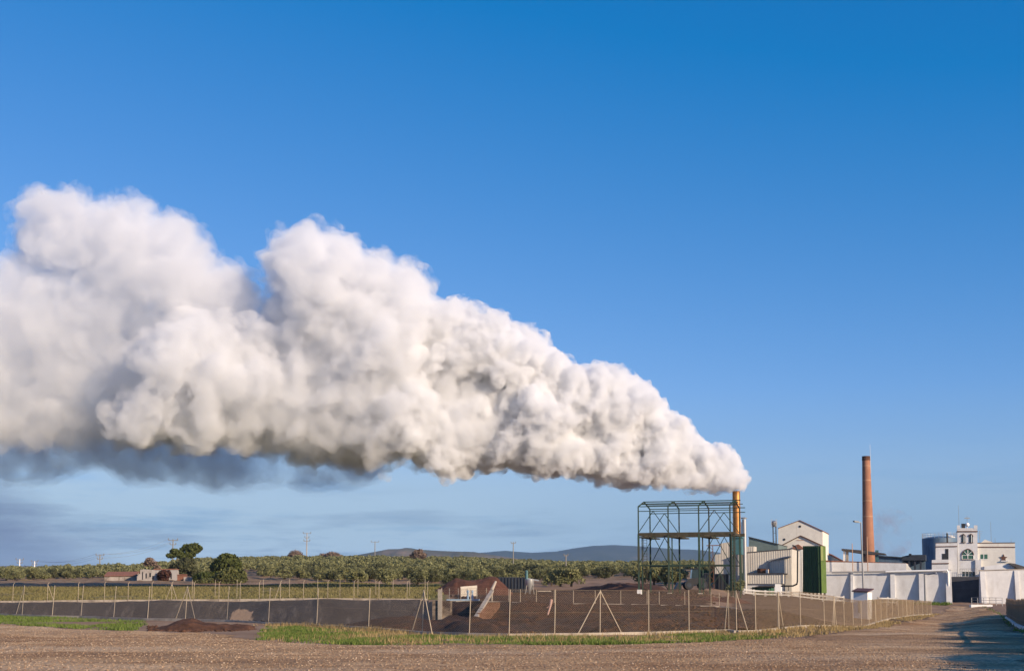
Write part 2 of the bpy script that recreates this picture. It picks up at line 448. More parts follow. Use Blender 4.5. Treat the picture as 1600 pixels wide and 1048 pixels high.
# ------------------------------------------------------------------ the lie of the land: height above the track, by bearing (pixel column) and distance
def prof(*kv): return [(Y, at(800, py, Y).z if py else 0.0) for Y, py in kv]
COLS = [
    (-500, prof((20, 0), (58, 0), (85, 961), (112, 944), (118, 940), (210, 919), (270, 912), (300, 909), (360, 905), (460, 900), (560, 897), (900, 896), (3000, 886), (5000, 884), (9500, 884))),
    (0,    prof((20, 0), (58, 0), (85, 961), (112, 943), (118, 939), (210, 918), (270, 911), (300, 908), (360, 904), (460, 897), (560, 895), (900, 896), (3000, 886), (5000, 884), (9500, 884))),
    (200,  prof((20, 0), (57, 0), (77, 968), (112, 941), (118, 938), (210, 917), (270, 910), (300, 908), (360, 901), (500, 891), (600, 890), (900, 893), (3000, 888), (5000, 884), (9500, 884))),
    (330,  prof((20, 0), (56, 0), (72, 972), (112, 940), (118, 938), (210, 917), (270, 912), (330, 903), (440, 889), (560, 880), (640, 880), (900, 886), (3000, 886), (5000, 880), (9500, 880))),
    (500,  prof((20, 0), (55, 0), (69, 977), (112, 938), (118, 937), (215, 917), (300, 903), (420, 887), (560, 877), (640, 877), (900, 886), (3000, 884), (5000, 880), (9500, 880))),
    (700,  prof((20, 0), (58, 0), (110, 940), (118, 937), (150, 928), (230, 916), (300, 904), (420, 890), (600, 878), (680, 878), (900, 886), (3000, 884), (5000, 880), (9500, 880))),
    (900,  prof((20, 0), (58, 0), (108, 945), (118, 939), (150, 928), (230, 912), (300, 902), (420, 892), (600, 885), (680, 885), (900, 889), (3000, 886), (5000, 882), (9500, 882))),
    (1080, prof((20, 0), (60, 0), (106, 948), (118, 940), (150, 927), (200, 915), (300, 899), (420, 890), (600, 885), (680, 885), (900, 889), (3000, 886), (5000, 882), (9500, 882))),
    (1200, prof((20, 0), (65, 0), (103, 954), (125, 945), (160, 935), (190, 930), (300, 905), (420, 896), (600, 890), (900, 890), (3000, 888), (9500, 886))),
    (1330, prof((20, 0), (65, -0), (95, 980), (118, 964), (140, 953), (165, 946), (205, 941), (300, 931), (600, 900), (900, 896), (3000, 890), (9500, 888))),
    (1460, prof((20, 0), (60, 0), (80, 988), (118, 975), (165, 960), (180, 952), (205, 942), (300, 935), (600, 905), (900, 898), (3000, 892), (9500, 888))),
    (1560, prof((20, 0), (60, 0), (80, 985), (118, 966), (150, 956), (180, 948), (205, 942), (300, 935), (600, 905), (900, 898), (3000, 892), (9500, 888))),
    (1700, prof((20, 0), (60, 0), (80, 977), (118, 960), (165, 949), (205, 942), (300, 935), (600, 905), (900, 898), (3000, 892), (9500, 888))),
]
_px = np.array([c[0] for c in COLS], float)
_Yk = np.concatenate([np.linspace(15, 130, 116), np.linspace(132, 320, 95), np.linspace(330, 1000, 68), np.geomspace(1050, 9500, 40)])
_tab = np.array([np.interp(_Yk, *zip(*c[1])) for c in COLS])
for _r in range(2):                                   # soften the corners of the profiles
    _t = _tab.copy(); _t[:, 1:-1] = (_tab[:, :-2]+2*_tab[:, 1:-1]+_tab[:, 2:])/4; _tab = _t
def g0(X, Y):
    X = np.asarray(X, float); Y = np.asarray(Y, float)
    Yc = np.clip(Y, 15, 9500)
    px = np.clip(800+F*X/np.maximum(Yc*1.005, 1), _px[0], _px[-1])
    i = np.clip(np.searchsorted(_px, px)-1, 0, len(_px)-2)
    t = (px-_px[i])/(_px[i+1]-_px[i]); t = t*t*(3-2*t)
    k = np.clip(np.searchsorted(_Yk, Yc)-1, 0, len(_Yk)-2)
    s = (Yc-_Yk[k])/(_Yk[k+1]-_Yk[k])
    a = _tab[i, k]*(1-s)+_tab[i, k+1]*s; b = _tab[i+1, k]*(1-s)+_tab[i+1, k+1]*s
    return a*(1-t)+b*t
def G0(x, y): return float(g0(x, y))
def hit(px, py, lo=16.0, hi=1500.0):
    """where this pixel's line of sight meets the ground"""
    d = ray(px, py); d = d/d.y
    Y = lo
    while Y < hi:
        p = C0+d*Y
        if p.z < G0(p.x, p.y): break
        Y += .5 if Y < 130 else 2
    a, b = Y-(.5 if Y <= 130 else 2), Y
    for _ in range(12):
        m = (a+b)/2; p = C0+d*m
        if p.z < G0(p.x, p.y): b = m
        else: a = m
    return C0+d*b
def on(px, Y, py=935):
    p = at(px, py, Y); return Vector((p.x, p.y, G0(p.x, p.y)))

# front fence line, left to right: (pixel column, distance)
FPATH = [(-120, 91), (35, 83), (82, 81), (127, 80), (178, 78), (231, 76), (290, 74.5), (355, 72.5), (420, 70), (495, 67.5), (576, 63), (660, 58), (733, 56), (795, 55), (866, 55.5), (937, 56.5), (1013, 58), (1076, 60), (1138, 62)]
RPATH = [(1138, 62), (1150, 60.5), (1180, 61.5), (1216, 66), (1250, 71), (1287, 78), (1303, 82), (1318, 86), (1332, 90.5), (1345, 95), (1357, 100), (1367, 105), (1376, 111), (1385, 117), (1394, 122.5), (1403, 128), (1410, 133), (1416, 138), (1421.5, 143), (1427, 148), (1434, 152.5), (1441, 157), (1448, 161), (1455, 165)]
def xy(px, Y): p = at(px, 940, Y); return (p.x, p.y)
near_edge = [xy(px, Y+1.3) for px, Y in FPATH[:-1]]+[xy(1128, 64.5), xy(1180, 65), xy(1216, 69), xy(1250, 75), xy(1287, 82), xy(1318, 90)]
far_edge = [xy(1322, 95), xy(1290, 100), xy(1200, 103), xy(1140, 106), xy(1000, 108), xy(690, 110), xy(660, 112), xy(300, 112), xy(0, 112), xy(-160, 112)]
PIT = near_edge+far_edge
NP_ = lambda a: np.asarray(a, float)
def vnoise(X, Y, s, seed=0, octv=4):
    """cheap value noise on arrays"""
    rng = np.random.default_rng(seed+1000); T = rng.uniform(-1, 1, (256, 256))
    out = 0; amp = 1.0
    for o in range(octv):
        x, y = X*s+seed*3.7, Y*s+seed*1.9
        i, j = np.floor(x).astype(int), np.floor(y).astype(int); fx, fy = x-i, y-j
        fx, fy = fx*fx*(3-2*fx), fy*fy*(3-2*fy)
        v = lambda a, b: T[a % 256, b % 256]
        out = out+amp*((v(i, j)*(1-fx)+v(i+1, j)*fx)*(1-fy)+(v(i, j+1)*(1-fx)+v(i+1, j+1)*fx)*fy)
        s *= 2.03; amp *= .5
    return out
def pxcol(X, Y): return 800+F*X/np.maximum(Y*1.005, 1)
def pit(X, Y):
    """how far the pond beds lie below the ground"""
    d = np.clip(poly_dist(PIT, np.stack([X, Y], 1)), 0, 99)
    px = pxcol(X, Y)
    deep = np.interp(px, [560, 680, 720, 1140, 1180, 1330], [2.7, 2.6, 1.5, 1.4, 1.6, 1.2])
    s = np.interp(px, [560, 680, 720, 1140], [.62, .62, .3, .33])
    return np.minimum(deep, d*s)
def grid(xs, ys):
    X, Y = np.meshgrid(xs, ys); n, m = X.shape
    i = (np.arange(n-1)[:, None]*m+np.arange(m-1)[None]).reshape(-1)
    return X.reshape(-1), Y.reshape(-1), np.stack([i, i+1, i+m+1, i+m], 1)
def setattr_f(me, name, v):
    a = me.attributes.new(name, 'FLOAT', 'POINT'); a.data.foreach_set('value', np.asarray(v, np.float32))
def sstep(x, a, b): t = np.clip((x-a)/(b-a), 0, 1); return t*t*(3-2*t)

def ground_material():
    m, nt, b, oc = newmat('ground')
    def att(n): return node(nt, 'ShaderNodeAttribute', _attribute_name=n).outputs['Fac']
    n1, n2, n3 = noise_n(nt, oc, .25, 8, .65), noise_n(nt, oc, 2.5, 6, .7), noise_n(nt, oc, .02, 6, .6)
    def soft(n, w=.5): return math_n(nt, 'ADD', att(n), math_n(nt, 'MULTIPLY', math_n(nt, 'SUBTRACT', n1, .5), w), clamp=True)
    def th(f): return ramp(nt, f, [(.42, (0, 0, 0)), (.58, (1, 1, 1))])
    earth = ramp(nt, n1, [(.3, (.20, .125, .08)), (.7, (.33, .225, .15))])
    field = mixc(nt, n3, (.24, .135, .08), (.32, .19, .12))
    field = mixc(nt, ramp(nt, n2, [(.4, (0, 0, 0)), (.7, (.35, .35, .35))]), field, (.15, .085, .05))
    mead = ramp(nt, n1, [(.3, (.13, .12, .04)), (.7, (.23, .19, .07))])
    soil = ramp(nt, n2, [(.3, (.035, .018, .012)), (.7, (.085, .045, .028))])
    yard = ramp(nt, n1, [(.3, (.075, .048, .032)), (.7, (.16, .11, .08))])
    grove = ramp(nt, n1, [(.35, (.17, .11, .065)), (.6, (.28, .19, .115)), (.75, (.14, .125, .05))])
    far = mixc(nt, n3, (.10, .095, .05), (.26, .19, .12))
    c = earth
    for nm, col in (('field', field), ('meadow', mead), ('grove', grove), ('yard', yard), ('soil', soil), ('far', far)):
        c = mixc(nt, th(soft(nm)), c, col)
    nt.links.new(c, b.inputs['Base Color']); b.inputs['Roughness'].default_value = .95; b.inputs['Specular IOR Level'].default_value = .15
    bump(nt, b, n2, .6, .12)
    return m
xs = np.concatenate([-np.geomspace(9000, 130, 36), np.linspace(-126, 106, 233), np.geomspace(110, 9000, 36)])
ys = np.concatenate([np.linspace(-220, 14, 20), np.linspace(16, 130, 191), np.linspace(131.5, 330, 120), np.linspace(335, 1000, 70), np.geomspace(1060, 9400, 36)])
X, Y, Fq = grid(xs, ys)
px = pxcol(X, Y)
zb = g0(X, Y)
dp = pit(X, Y)
zr = vnoise(X, Y, .35, 1)*np.interp(Y, [40, 70, 300, 1500], [.02, .06, .25, 1.5])
ground = npmesh('ground', np.stack([X, Y, zb-dp+zr], 1), Fq, ground_material(), smooth=True)
tag(ground, kind='structure')
inv = lambda a: 1-a
setattr_f(ground.data, 'meadow', sstep(Y, 112, 116)*inv(sstep(Y, np.interp(px, [0, 300, 500], [185, 190, 240]), np.interp(px, [0, 300, 500], [205, 215, 260])))*inv(sstep(px, 660, 740)))
setattr_f(ground.data, 'field', sstep(Y, 195, 210)*inv(sstep(Y, 285, 300))*inv(sstep(px, 330, 420)))
setattr_f(ground.data, 'grove', sstep(Y, 225, 300)*inv(sstep(Y, 1000, 1300)))
setattr_f(ground.data, 'soil', np.maximum(sstep(px, 690, 730)*inv(sstep(px, 1060, 1150))*sstep(Y, 100, 108)*inv(sstep(Y, 165, 190)), (dp > .05)*1.0))
setattr_f(ground.data, 'yard', sstep(px, 1120, 1160)*sstep(Y, 100, 105)*inv(sstep(Y, 260, 280))*inv(sstep(px, 1420, 1470)))
setattr_f(ground.data, 'far', sstep(Y, 900, 1300))

# ---- the pond beds: black liner on the left, brown sludge on the right
def bed_material():
    m, nt, b, oc = newmat('pond_bed')
    a = node(nt, 'ShaderNodeAttribute', _attribute_name='sludge').outputs['Fac']
    t = node(nt, 'ShaderNodeAttribute', _attribute_name='torn').outputs['Fac']
    n1, n2 = noise_n(nt, oc, .5, 8, .7), noise_n(nt, oc, 3, 7, .7)
    str_ = noise_n(nt, oc, 1.2, 6, .7, (1.6, .3, .5))
    liner = ramp(nt, n1, [(.3, (.034, .031, .028)), (.7, (.056, .050, .046))])
    liner = mixc(nt, ramp(nt, str_, [(.54, (0, 0, 0)), (.72, (.6, .6, .6))]), liner, (.15, .13, .11))
    mud = ramp(nt, n2, [(.32, (.018, .010, .007)), (.5, (.045, .022, .013)), (.7, (.13, .058, .03))])
    mud = mixc(nt, ramp(nt, n1, [(.45, (0, 0, 0)), (.62, (.85, .85, .85))]), mud, (.028, .023, .022))
    f = math_n(nt, 'ADD', a, math_n(nt, 'MULTIPLY', math_n(nt, 'SUBTRACT', n1, .5), .9), clamp=True)
    c = mixc(nt, ramp(nt, f, [(.4, (0, 0, 0)), (.6, (1, 1, 1))]), liner, mud)
    ft = math_n(nt, 'ADD', t, math_n(nt, 'MULTIPLY', math_n(nt, 'SUBTRACT', str_, .5), 1.2), clamp=True)
    c = mixc(nt, ramp(nt, ft, [(.52, (0, 0, 0)), (.68, (.8, .8, .8))]), c, (.30, .21, .14))
    nt.links.new(c, b.inputs['Base Color'])
    nt.links.new(ramp(nt, f, [(.4, (.55,)*3), (.6, (.95,)*3)]), b.inputs['Roughness'])
    b.inputs['Specular IOR Level'].default_value = .3
    bump(nt, b, n2, .7, .1)
    return m
def bed_parts(X, Y):
    d = poly_dist(PIT, np.stack([X, Y], 1)); px = pxcol(X, Y); dp = pit(X, Y)
    sl = sstep(px, 655, 700)
    lump = np.maximum(0, vnoise(X, Y, .2, 5, 5))*sl*.7*sstep(d, 1, 6)+vnoise(X, Y, .9, 6, 3)*(.05+.16*sl)*sstep(d, 0, 2)
    mound = np.zeros_like(X)
    for mx, mY, mr, mh in ((585, 92, 8, 1.25), (645, 88, 7, 1.25), (1020, 84, 5, .45), (1105, 86, 4.5, .6), (900, 92, 7, .3)):
        p = at(mx, 950, mY); mound += mh*np.exp(-((X-p.x)**2+(Y-p.y)**2)/(mr*.6)**2)
    bench = np.interp(px, [180, 290, 430, 560], [0, .85, .9, .3])*inv(sl)*sstep(d, 6.5, 8)*(Y < 111)
    return d, px, sl, mound, g0(X, Y)-dp+.10+np.minimum(mound*sstep(d, .4, 4), dp+.6)+lump+bench+vnoise(X, Y, .35, 1)*np.interp(Y, [40, 70, 300], [.02, .06, .25])
def bed_z(X, Y): return bed_parts(X, Y)[4]
X, Y, Fq = grid(np.linspace(-66, 30, 241), np.linspace(54, 113, 198))
d, px, sl, mound, zz = bed_parts(X, Y)
keep = (d > -.15)
fk = Fq[keep[Fq].all(1)]
bed = npmesh('pond_bed', np.stack([X, Y, zz], 1), fk, bed_material(), smooth=True); tag(bed, kind='structure')
setattr_f(bed.data, 'sludge', np.maximum(sstep(px, 655, 700)*.85+.0, sstep(mound, .3, .7))*1.0)
setattr_f(bed.data, 'torn', np.exp(-((px-382)/26)**2)*.95*sstep(d, .3, 1.5)*inv(sstep(d, 4, 5.5)))

# ---- gravel track
def gravel_material():
    m, nt, b, oc = newmat('gravel')
    n1 = noise_n(nt, oc, .22, 8, .65); n2 = noise_n(nt, oc, 9, 5, .75); n3 = noise_n(nt, oc, .16, 6, .6, (.35, 1.6, 1))
    n4 = noise_n(nt, oc, .5, 6, .6, (.07, 1.3, 1)); n5 = noise_n(nt, oc, .11, 7, .6, (.55, 1, 1))
    v = node(nt, 'ShaderNodeTexVoronoi', Scale=13.0, Randomness=1.0); nt.links.new(oc, v.inputs['Vector'])
    v2 = node(nt, 'ShaderNodeTexVoronoi', Scale=5.0, Randomness=1.0); nt.links.new(oc, v2.inputs['Vector'])
    c = ramp(nt, n1, [(.3, (.31, .18, .085)), (.5, (.52, .325, .165)), (.68, (.74, .50, .28))])
    c = mixc(nt, ramp(nt, n3, [(.48, (0, 0, 0)), (.66, (.75, .75, .75))]), c, (.27, .14, .062))
    c = mixc(nt, ramp(nt, n4, [(.55, (0, 0, 0)), (.66, (.55, .55, .55))]), c, (.22, .11, .055))
    c = mixc(nt, ramp(nt, n5, [(.36, (.75, .75, .75)), (.5, (0, 0, 0))]), c, (.70, .52, .34))
    c = mixc(nt, ramp(nt, n5, [(.5, (0, 0, 0)), (.66, (.65, .65, .65))]), c, (.30, .195, .12))
    sp = ramp(nt, v.outputs['Color'], [(0, (.42, .42, .42)), (.5, (.95, .95, .95)), (1, (1.6, 1.55, 1.5))])
    c = mixc(nt, .75, c, mixc(nt, 1.0, c, sp, 'MULTIPLY'))
    sp2 = ramp(nt, v2.outputs['Color'], [(.1, (.45, .42, .4)), (.2, (1, 1, 1)), (.9, (1, 1, 1)), (.97, (1.5, 1.45, 1.4))])
    c = mixc(nt, .8, c, mixc(nt, 1.0, c, sp2, 'MULTIPLY'))
    c = mixc(nt, ramp(nt, n2, [(.38, (.45, .45, .45)), (.6, (0, 0, 0))]), c, (.15, .085, .05))
    nt.links.new(c, b.inputs['Base Color']); b.inputs['Roughness'].default_value = .95; b.inputs['Specular IOR Level'].default_value = .15
    h = math_n(nt, 'ADD', v.outputs['Distance'], math_n(nt, 'MULTIPLY', n1, 3.0)); bump(nt, b, h, .9, .05)
    return m
LEFT_EDGE = [(-140, 973), (0, 975), (100, 981), (210, 985), (330, 989), (400, 999), (500, 1006), (620, 1008), (900, 1008), (1060, 1005), (1180, 1000), (1260, 996), (1340, 984), (1400, 975), (1455, 963.5), (1476, 955), (1486, 946)]
RIGHT_EDGE = [(1532, 946), (1556, 954), (1572, 968), (1592, 992), (1622, 1020), (1660, 1060)]
LE = [hit(*q) for q in LEFT_EDGE]; RE = [hit(*q) for q in RIGHT_EDGE]
ROAD = [(p.x, p.y) for p in LE]+[(p.x, p.y) for p in RE]+[(24, 12), (14, -60), (-60, -60), (-75, 20), (LE[0].x-8, LE[0].y-4)]
X, Y, Fq = grid(np.linspace(-75, 78, 307), np.concatenate([np.linspace(-60, 20, 50), np.linspace(20.4, 205, 380)]))
d = poly_dist(ROAD, np.stack([X, Y], 1))+vnoise(X, Y, .5, 9, 4)*.35
def track_z(X, Y): return g0(X, Y)+vnoise(X, Y, .35, 1)*np.interp(Y, [40, 70, 300, 1500], [.02, .06, .25, 1.5])+.03+vnoise(X, Y, 1.3, 21, 3)*.012
zz = track_z(X, Y)-.03+np.minimum(.03, .012+d*.02)
keep = d > -.3
track = npmesh('gravel_track', np.stack([X, Y, zz], 1), Fq[keep[Fq].all(1)], gravel_material(), smooth=True); tag(track, kind='structure')

# ---- hills and mountains on the horizon
def range_mesh(name, pts, Yf, depth, mat, seed, rough):
    """a ridge whose skyline runs through (pixel column, pixel row) points at distance Yf"""
    pxs = np.linspace(pts[0][0], pts[-1][0], 260); pys = np.interp(pxs, *zip(*pts))
    rows = 40; V = []
    for j in range(rows):
        t = j/(rows-1)                      # 0 foot (near) .. .5 crest .. 1 far foot
        Yj = Yf+(t-.5)*depth
        X_ = (pxs-800)/F*Yf/1.005
        crest = EYE+Yf*(935-pys)/F*.995
        foot = g0(X_, np.full_like(X_, Yj))-25
        k = np.sin(math.pi*t)**1.2
        rid = vnoise(X_/Yf*60, np.full_like(X_, t*3.0), 1.0, seed, 5)
        z = foot+(crest-foot)*np.clip(k*(1+rough*rid*(1-k)*2.2), 0, 1.05)+rid*rough*6*k
        V.append(np.stack([X_, np.full_like(X_, Yj)+rid*depth*.05, z], 1))
    V = np.concatenate(V); n = len(pxs)
    i = (np.arange(rows-1)[:, None]*n+np.arange(n-1)[None]).reshape(-1)
    return npmesh(name, V, np.stack([i, i+1, i+n+1, i+n], 1), mat, smooth=True)
hm, nt, b, oc = newmat('hill_scrub')
c = ramp(nt, noise_n(nt, oc, .004, 8, .65), [(.35, (.05, .055, .03)), (.5, (.12, .10, .055)), (.65, (.26, .17, .11))])
nt.links.new(c, b.inputs['Base Color']); b.inputs['Roughness'].default_value = .95; b.inputs['Specular IOR Level'].default_value = .1
hm2, nt, b, oc = newmat('mountain_forest')
c = ramp(nt, noise_n(nt, oc, .003, 8, .65), [(.35, (.025, .035, .03)), (.6, (.05, .06, .05)), (.75, (.12, .10, .08))])
nt.links.new(c, b.inputs['Base Color']); b.inputs['Roughness'].default_value = .95; b.inputs['Specular IOR Level'].default_value = .1
hl = range_mesh('hills', [(520, 884), (545, 872), (585, 864), (612, 858.5), (640, 858), (690, 861), (735, 863), (760, 866), (800, 872), (860, 884)], 4300, 1600, hm, 31, .35); tag(hl, kind='structure')
mt_ = range_mesh('mountains', [(660, 890), (700, 870), (740, 865), (790, 861), (830, 864), (868, 862), (895, 857), (925, 853), (960, 852), (1000, 854), (1045, 858), (1090, 860), (1130, 866), (1200, 870), (1300, 880), (1420, 893)], 7600, 2400, hm2, 32, .3); tag(mt_, kind='structure')
hl2 = range_mesh('hills', [(-140, 890), (-60, 882), (0, 884.5), (25, 886), (60, 890), (110, 896)], 3800, 1200, hm, 33, .2); tag(hl2, kind='structure')

# ------------------------------------------------------------------ the works
A = R(-20)
def poly(P, a, pts): return [pp(P, a, x, y) for x, y in pts]
def block(mb, P, a, pts, depth, mi=0):
    """an outline on the upright plane through P, carried back by depth"""
    return mb.prism(poly(P, a, pts), Wd(a)*depth, mi)
def plate(mb, P, a, pts, out=.03, th=.08, mi=0):
    w = Wd(a); return mb.prism([p-w*out for p in poly(P, a, pts)], w*th, mi)
def rect(x0, y0, x1, y1): return [(x0, y0), (x1, y0), (x1, y1), (x0, y1)]
def ribs(mb, P, a, x0, x1, top, bot, pitch=.3, out=.022, mi=0):
    """raised ribs of profiled sheet on the plane between two pixel columns; top and bot give rows by column"""
    p0, p1 = pp(P, a, x0, top(x0)), pp(P, a, x1, top(x1)); L = (Vector((p1.x, p1.y, 0))-Vector((p0.x, p0.y, 0))).length
    u, w = U(a), Wd(a); n = max(2, int(L/pitch))
    for i in range(n):
        x = x0+(x1-x0)*(i+.5)/n
        a_, b_ = pp(P, a, x, top(x)), pp(P, a, x, bot(x))
        b_ = Vector((a_.x, a_.y, b_.z)); h = pitch*.28
        mb.prism([b_-u*h, b_+u*h, b_+u*h*.5-w*out, b_-u*h*.5-w*out], Z*(a_.z-b_.z), mi)
def base(px, Y, a=A): p = at(px, 935, Y); return Vector((p.x, p.y, G0(p.x, p.y)))

# ---- white buttressed perimeter wall left of the gate
Pw = base(1292, 212)
t = thing('perimeter_wall', 'long white plastered wall with buttresses left of the dark gateway', 'wall', Pw)
m = MB()
block(m, Pw, A, [(1290, 893.4), (1486, 890.2), (1486, 950), (1290, 950)], .5)
m.build('wall', MT['white'], t)
m = MB(); block(m, Pw, A, [(1290, 893.4-.8), (1486.3, 890.2-.8), (1486.3, 890.2-.1), (1290, 893.4-.1)], .62); m.build('coping', MT['concrete'], t)
def buttress(P, a, px, ytop, wd, prot, parent, yb=948):
    q = pp(P, a, px, ytop); gz = pp(P, a, px, yb).z; u, w = U(a), Wd(a)
    b0 = Vector((q.x, q.y, gz)); top = q.z-b0.z
    mb = MB(); mb.prism([b0+w*.05, b0-w*prot, b0-w*.12+Z*(top-.05), b0+w*.05+Z*(top-.05)], u*wd)
    mb.build('buttress', MT['white'], parent)
for x, wd in ((1329, .45), (1391, .7), (1435.5, .8), (1477.5, .85)):
    buttress(Pw, A, x, 892, wd, 1.15, t)
u, w = U(A), Wd(A)
t = thing('wall_pipe', 'white pipe along the top of the buttressed wall bending down at its end', 'pipe', Pw)
m = MB(); p1, p2, p3 = [pp(Pw, A, *q)-w*.42 for q in ((1384, 893.0), (1479.5, 890.5), (1481.5, 894))]
p0 = pp(Pw, A, 1300, 894.2)-w*.42
m.pipe([p1, p2, p3, Vector((p3.x, p3.y, p3.z-5.6))], .17, 10); m.build('pipe', MT['whitepaint'], t, smooth=True)
m = MB(); m.tube(p0, p1, .09); m.build('thin_pipe', MT['pipe'], t)

# ---- set-back upper wall
Pu = base(1292, 219)
t = thing('storage_shed', 'low white shed behind the buttressed wall with reddish roof edge', 'shed', Pu)
m = MB(); block(m, Pu, A, [(1284, 877.5), (1416, 879.5), (1416, 950), (1284, 950)], 7); m.build('wall', MT['white'], t)
m = MB(); block(m, Pu, A, [(1283, 874.6), (1318, 876), (1416.4, 879.3), (1416.4, 879.8), (1318, 877.6), (1283, 877.4)], 7.2); m.build('roof', MT['tile'], t)
m = MB(); q = poly(Pu, A, [(1416.5, 880), (1426, 892), (1416.5, 892)]); m.prism([p+w*.4 for p in q], w*.5); m.build('gable_end', MT['cream'], t)

# ---- gable building
Pg = base(1216, 222); Ag = R(-19)
wg = Wd(Ag)
t = thing('gabled_hall', 'tall cream gabled hall with two round vents behind the green tower', 'building', Pg)
m = MB(); block(m, Pg, Ag, [(1216, 825.3), (1249.5, 812.8), (1285.3, 829.2), (1285.3, 945), (1216, 945)], 11); m.build('wall', MT['cream'], t)
m = MB()
for a_, b_ in (((1215.4, 825.6), (1249.5, 812.9)), ((1249.5, 812.9), (1286, 829.6))):
    block(m, Pg-wg*.15, Ag, [a_, b_, (b_[0], b_[1]-1.0), (a_[0], a_[1]-1.0)], 11.3)
m.build('roof', MT['tile'], t)
for x, y in ((1250, 822), (1225.5, 842.3)):
    m = MB(); c = pp(Pg, Ag, x, y); m.tube(c-wg*.06, c+wg*.1, .2, n=14); m.build('vent', MT['black'], t)
# the lower gabled front in front of it
Pl = base(1216, 214)
t = thing('gabled_porch', 'lower cream gable with brown trim in front of the tall hall', 'building', Pl)
m = MB(); block(m, Pl, Ag, [(1216.5, 855), (1250.6, 837.3), (1279.5, 850.5), (1279.5, 945), (1216.5, 945)], 6.5); m.build('wall', MT['cream'], t)
m = MB()
for a_, b_ in (((1215.5, 855), (1250.6, 837)), ((1250.6, 837), (1281, 851))):
    block(m, Pl-wg*.25, Ag, [a_, b_, (b_[0], b_[1]-1.3), (a_[0], a_[1]-1.3)], 7)
m.build('roof', MT['brown'], t)
m = MB(); block(m, Pl-wg*.05, Ag, [(1245, 843.2), (1256, 843.2), (1256, 844), (1245, 844)], .2); m.build('lintel_band', MT['paleband'], t)
m = MB(); block(m, Pl-wg*1.3, Ag, [(1238, 857.5), (1254, 858.2), (1254, 945), (1238, 945)], 1.2); m.build('annex', MT['white'], t)
m = MB(); block(m, Pl-wg*1.5, Ag, [(1240.8, 852), (1247, 849.8), (1254, 855), (1254, 857.4), (1236, 857.4)], 1.6); m.build('annex_roof', MT['tile'], t)

# ---- teal shed and the profiled sheet building
Pt = base(1170, 205)
t = thing('teal_shed', 'teal sheet metal shed with sloping roof behind the silver flue', 'shed', Pt)
m = MB(); block(m, Pt, A, [(1170, 838.8), (1216, 850), (1216, 945), (1170, 945)], 10); m.build('wall', MT['teal'], t)
m = MB(); block(m, Pt-w*.2, A, [(1169, 838.6), (1216.5, 850.2), (1216.5, 849.2), (1169, 837.6)], 10.4); m.build('roof', MT['roofdark'], t)

Pm = base(1154, 196)
t = thing('sheet_metal_building', 'cream ribbed metal building with stepped roofline beside the stack', 'building', Pm)
tops = lambda x: np.interp(x, [1153, 1237], [864.2, 857.2])
m = MB(); block(m, Pm, A, [(1153, 864.2), (1237, 857.2), (1237, 945), (1153, 945)], 9); ribs(m, Pm, A, 1153, 1236.5, lambda x: tops(x)+.3, lambda x: 897, .34)
m.build('wall', MT['sheet'], t)
m = MB(); block(m, Pm+w*1.0, A, [(1126, 848.5), (1148, 845), (1153.5, 864), (1153.5, 945), (1117, 945), (1117, 866), (1126, 865)], 6); ribs(m, Pm+w*1.0, A, 1117.5, 1126, lambda x: 866.2, lambda x: 930, .34); ribs(m, Pm+w*1.0, A, 1126.5, 1148, lambda x: np.interp(x, [1126, 1148], [848.7, 845.2]), lambda x: 930, .34)
m.build('side_wing', MT['sheet'], t)
m = MB(); block(m, Pm+w*.6, A, [(1157.5, 853.5), (1178.5, 853.2), (1178.5, 866), (1157.5, 866)], 2.2); ribs(m, Pm+w*.6, A, 1157.8, 1178.3, lambda x: 853.8, lambda x: 864, .3); m.build('roof_housing', MT['sheet'], t)
m = MB(); block(m, Pm-w*.12, A, [(1152.6, 864.2), (1237.3, 857.2), (1237.3, 856.3), (1152.6, 863.3)], 9.2); m.build('roof', MT['roofdark'], t)
m = MB(); q = [pp(Pm, A, *k)-w*.22 for k in ((1201.5, 889), (1201.5, 877), (1205, 874.5), (1220, 872), (1236, 869))]; m.pipe(q, .13); m.build('duct', MT['pipe'], t, smooth=True)
# lean-to
Ple = Pm-w*3.2
m = MB(); block(m, Ple, A, [(1155.5, 896.3), (1223, 896), (1223, 911.5), (1155.5, 911.5)], 3.15); ribs(m, Ple, A, 1155.8, 1222.8, lambda x: 896.6, lambda x: 911.2, .34); m.build('lean_to', MT['sheet'], t)
m = MB(); block(m, Ple+w*.25, A, [(1155.3, 911.4), (1220, 911.4), (1220, 945), (1155.3, 945)], 2.9); m.build('plinth_wall', MT['white'], t)
m = MB(); block(m, Ple-w*.2, A, [(1155, 895), (1225.5, 894.7), (1225.5, 896.0), (1155, 896.3)], 3.5); m.build('lean_to_roof', MT['roofdark'], t)
m = MB(); block(m, Ple+w*1.6, A, [(1183, 887.5), (1200.5, 888), (1200.5, 895), (1183, 895)], 1.4); m.build('rusty_hood', MT['rust'], t)
m = MB(); block(m, Ple+w*1.1, A, [(1196.5, 889), (1200.4, 889), (1200.4, 895), (1196.5, 895)], .45); m.build('hood_cheek', MT['cream'], t)

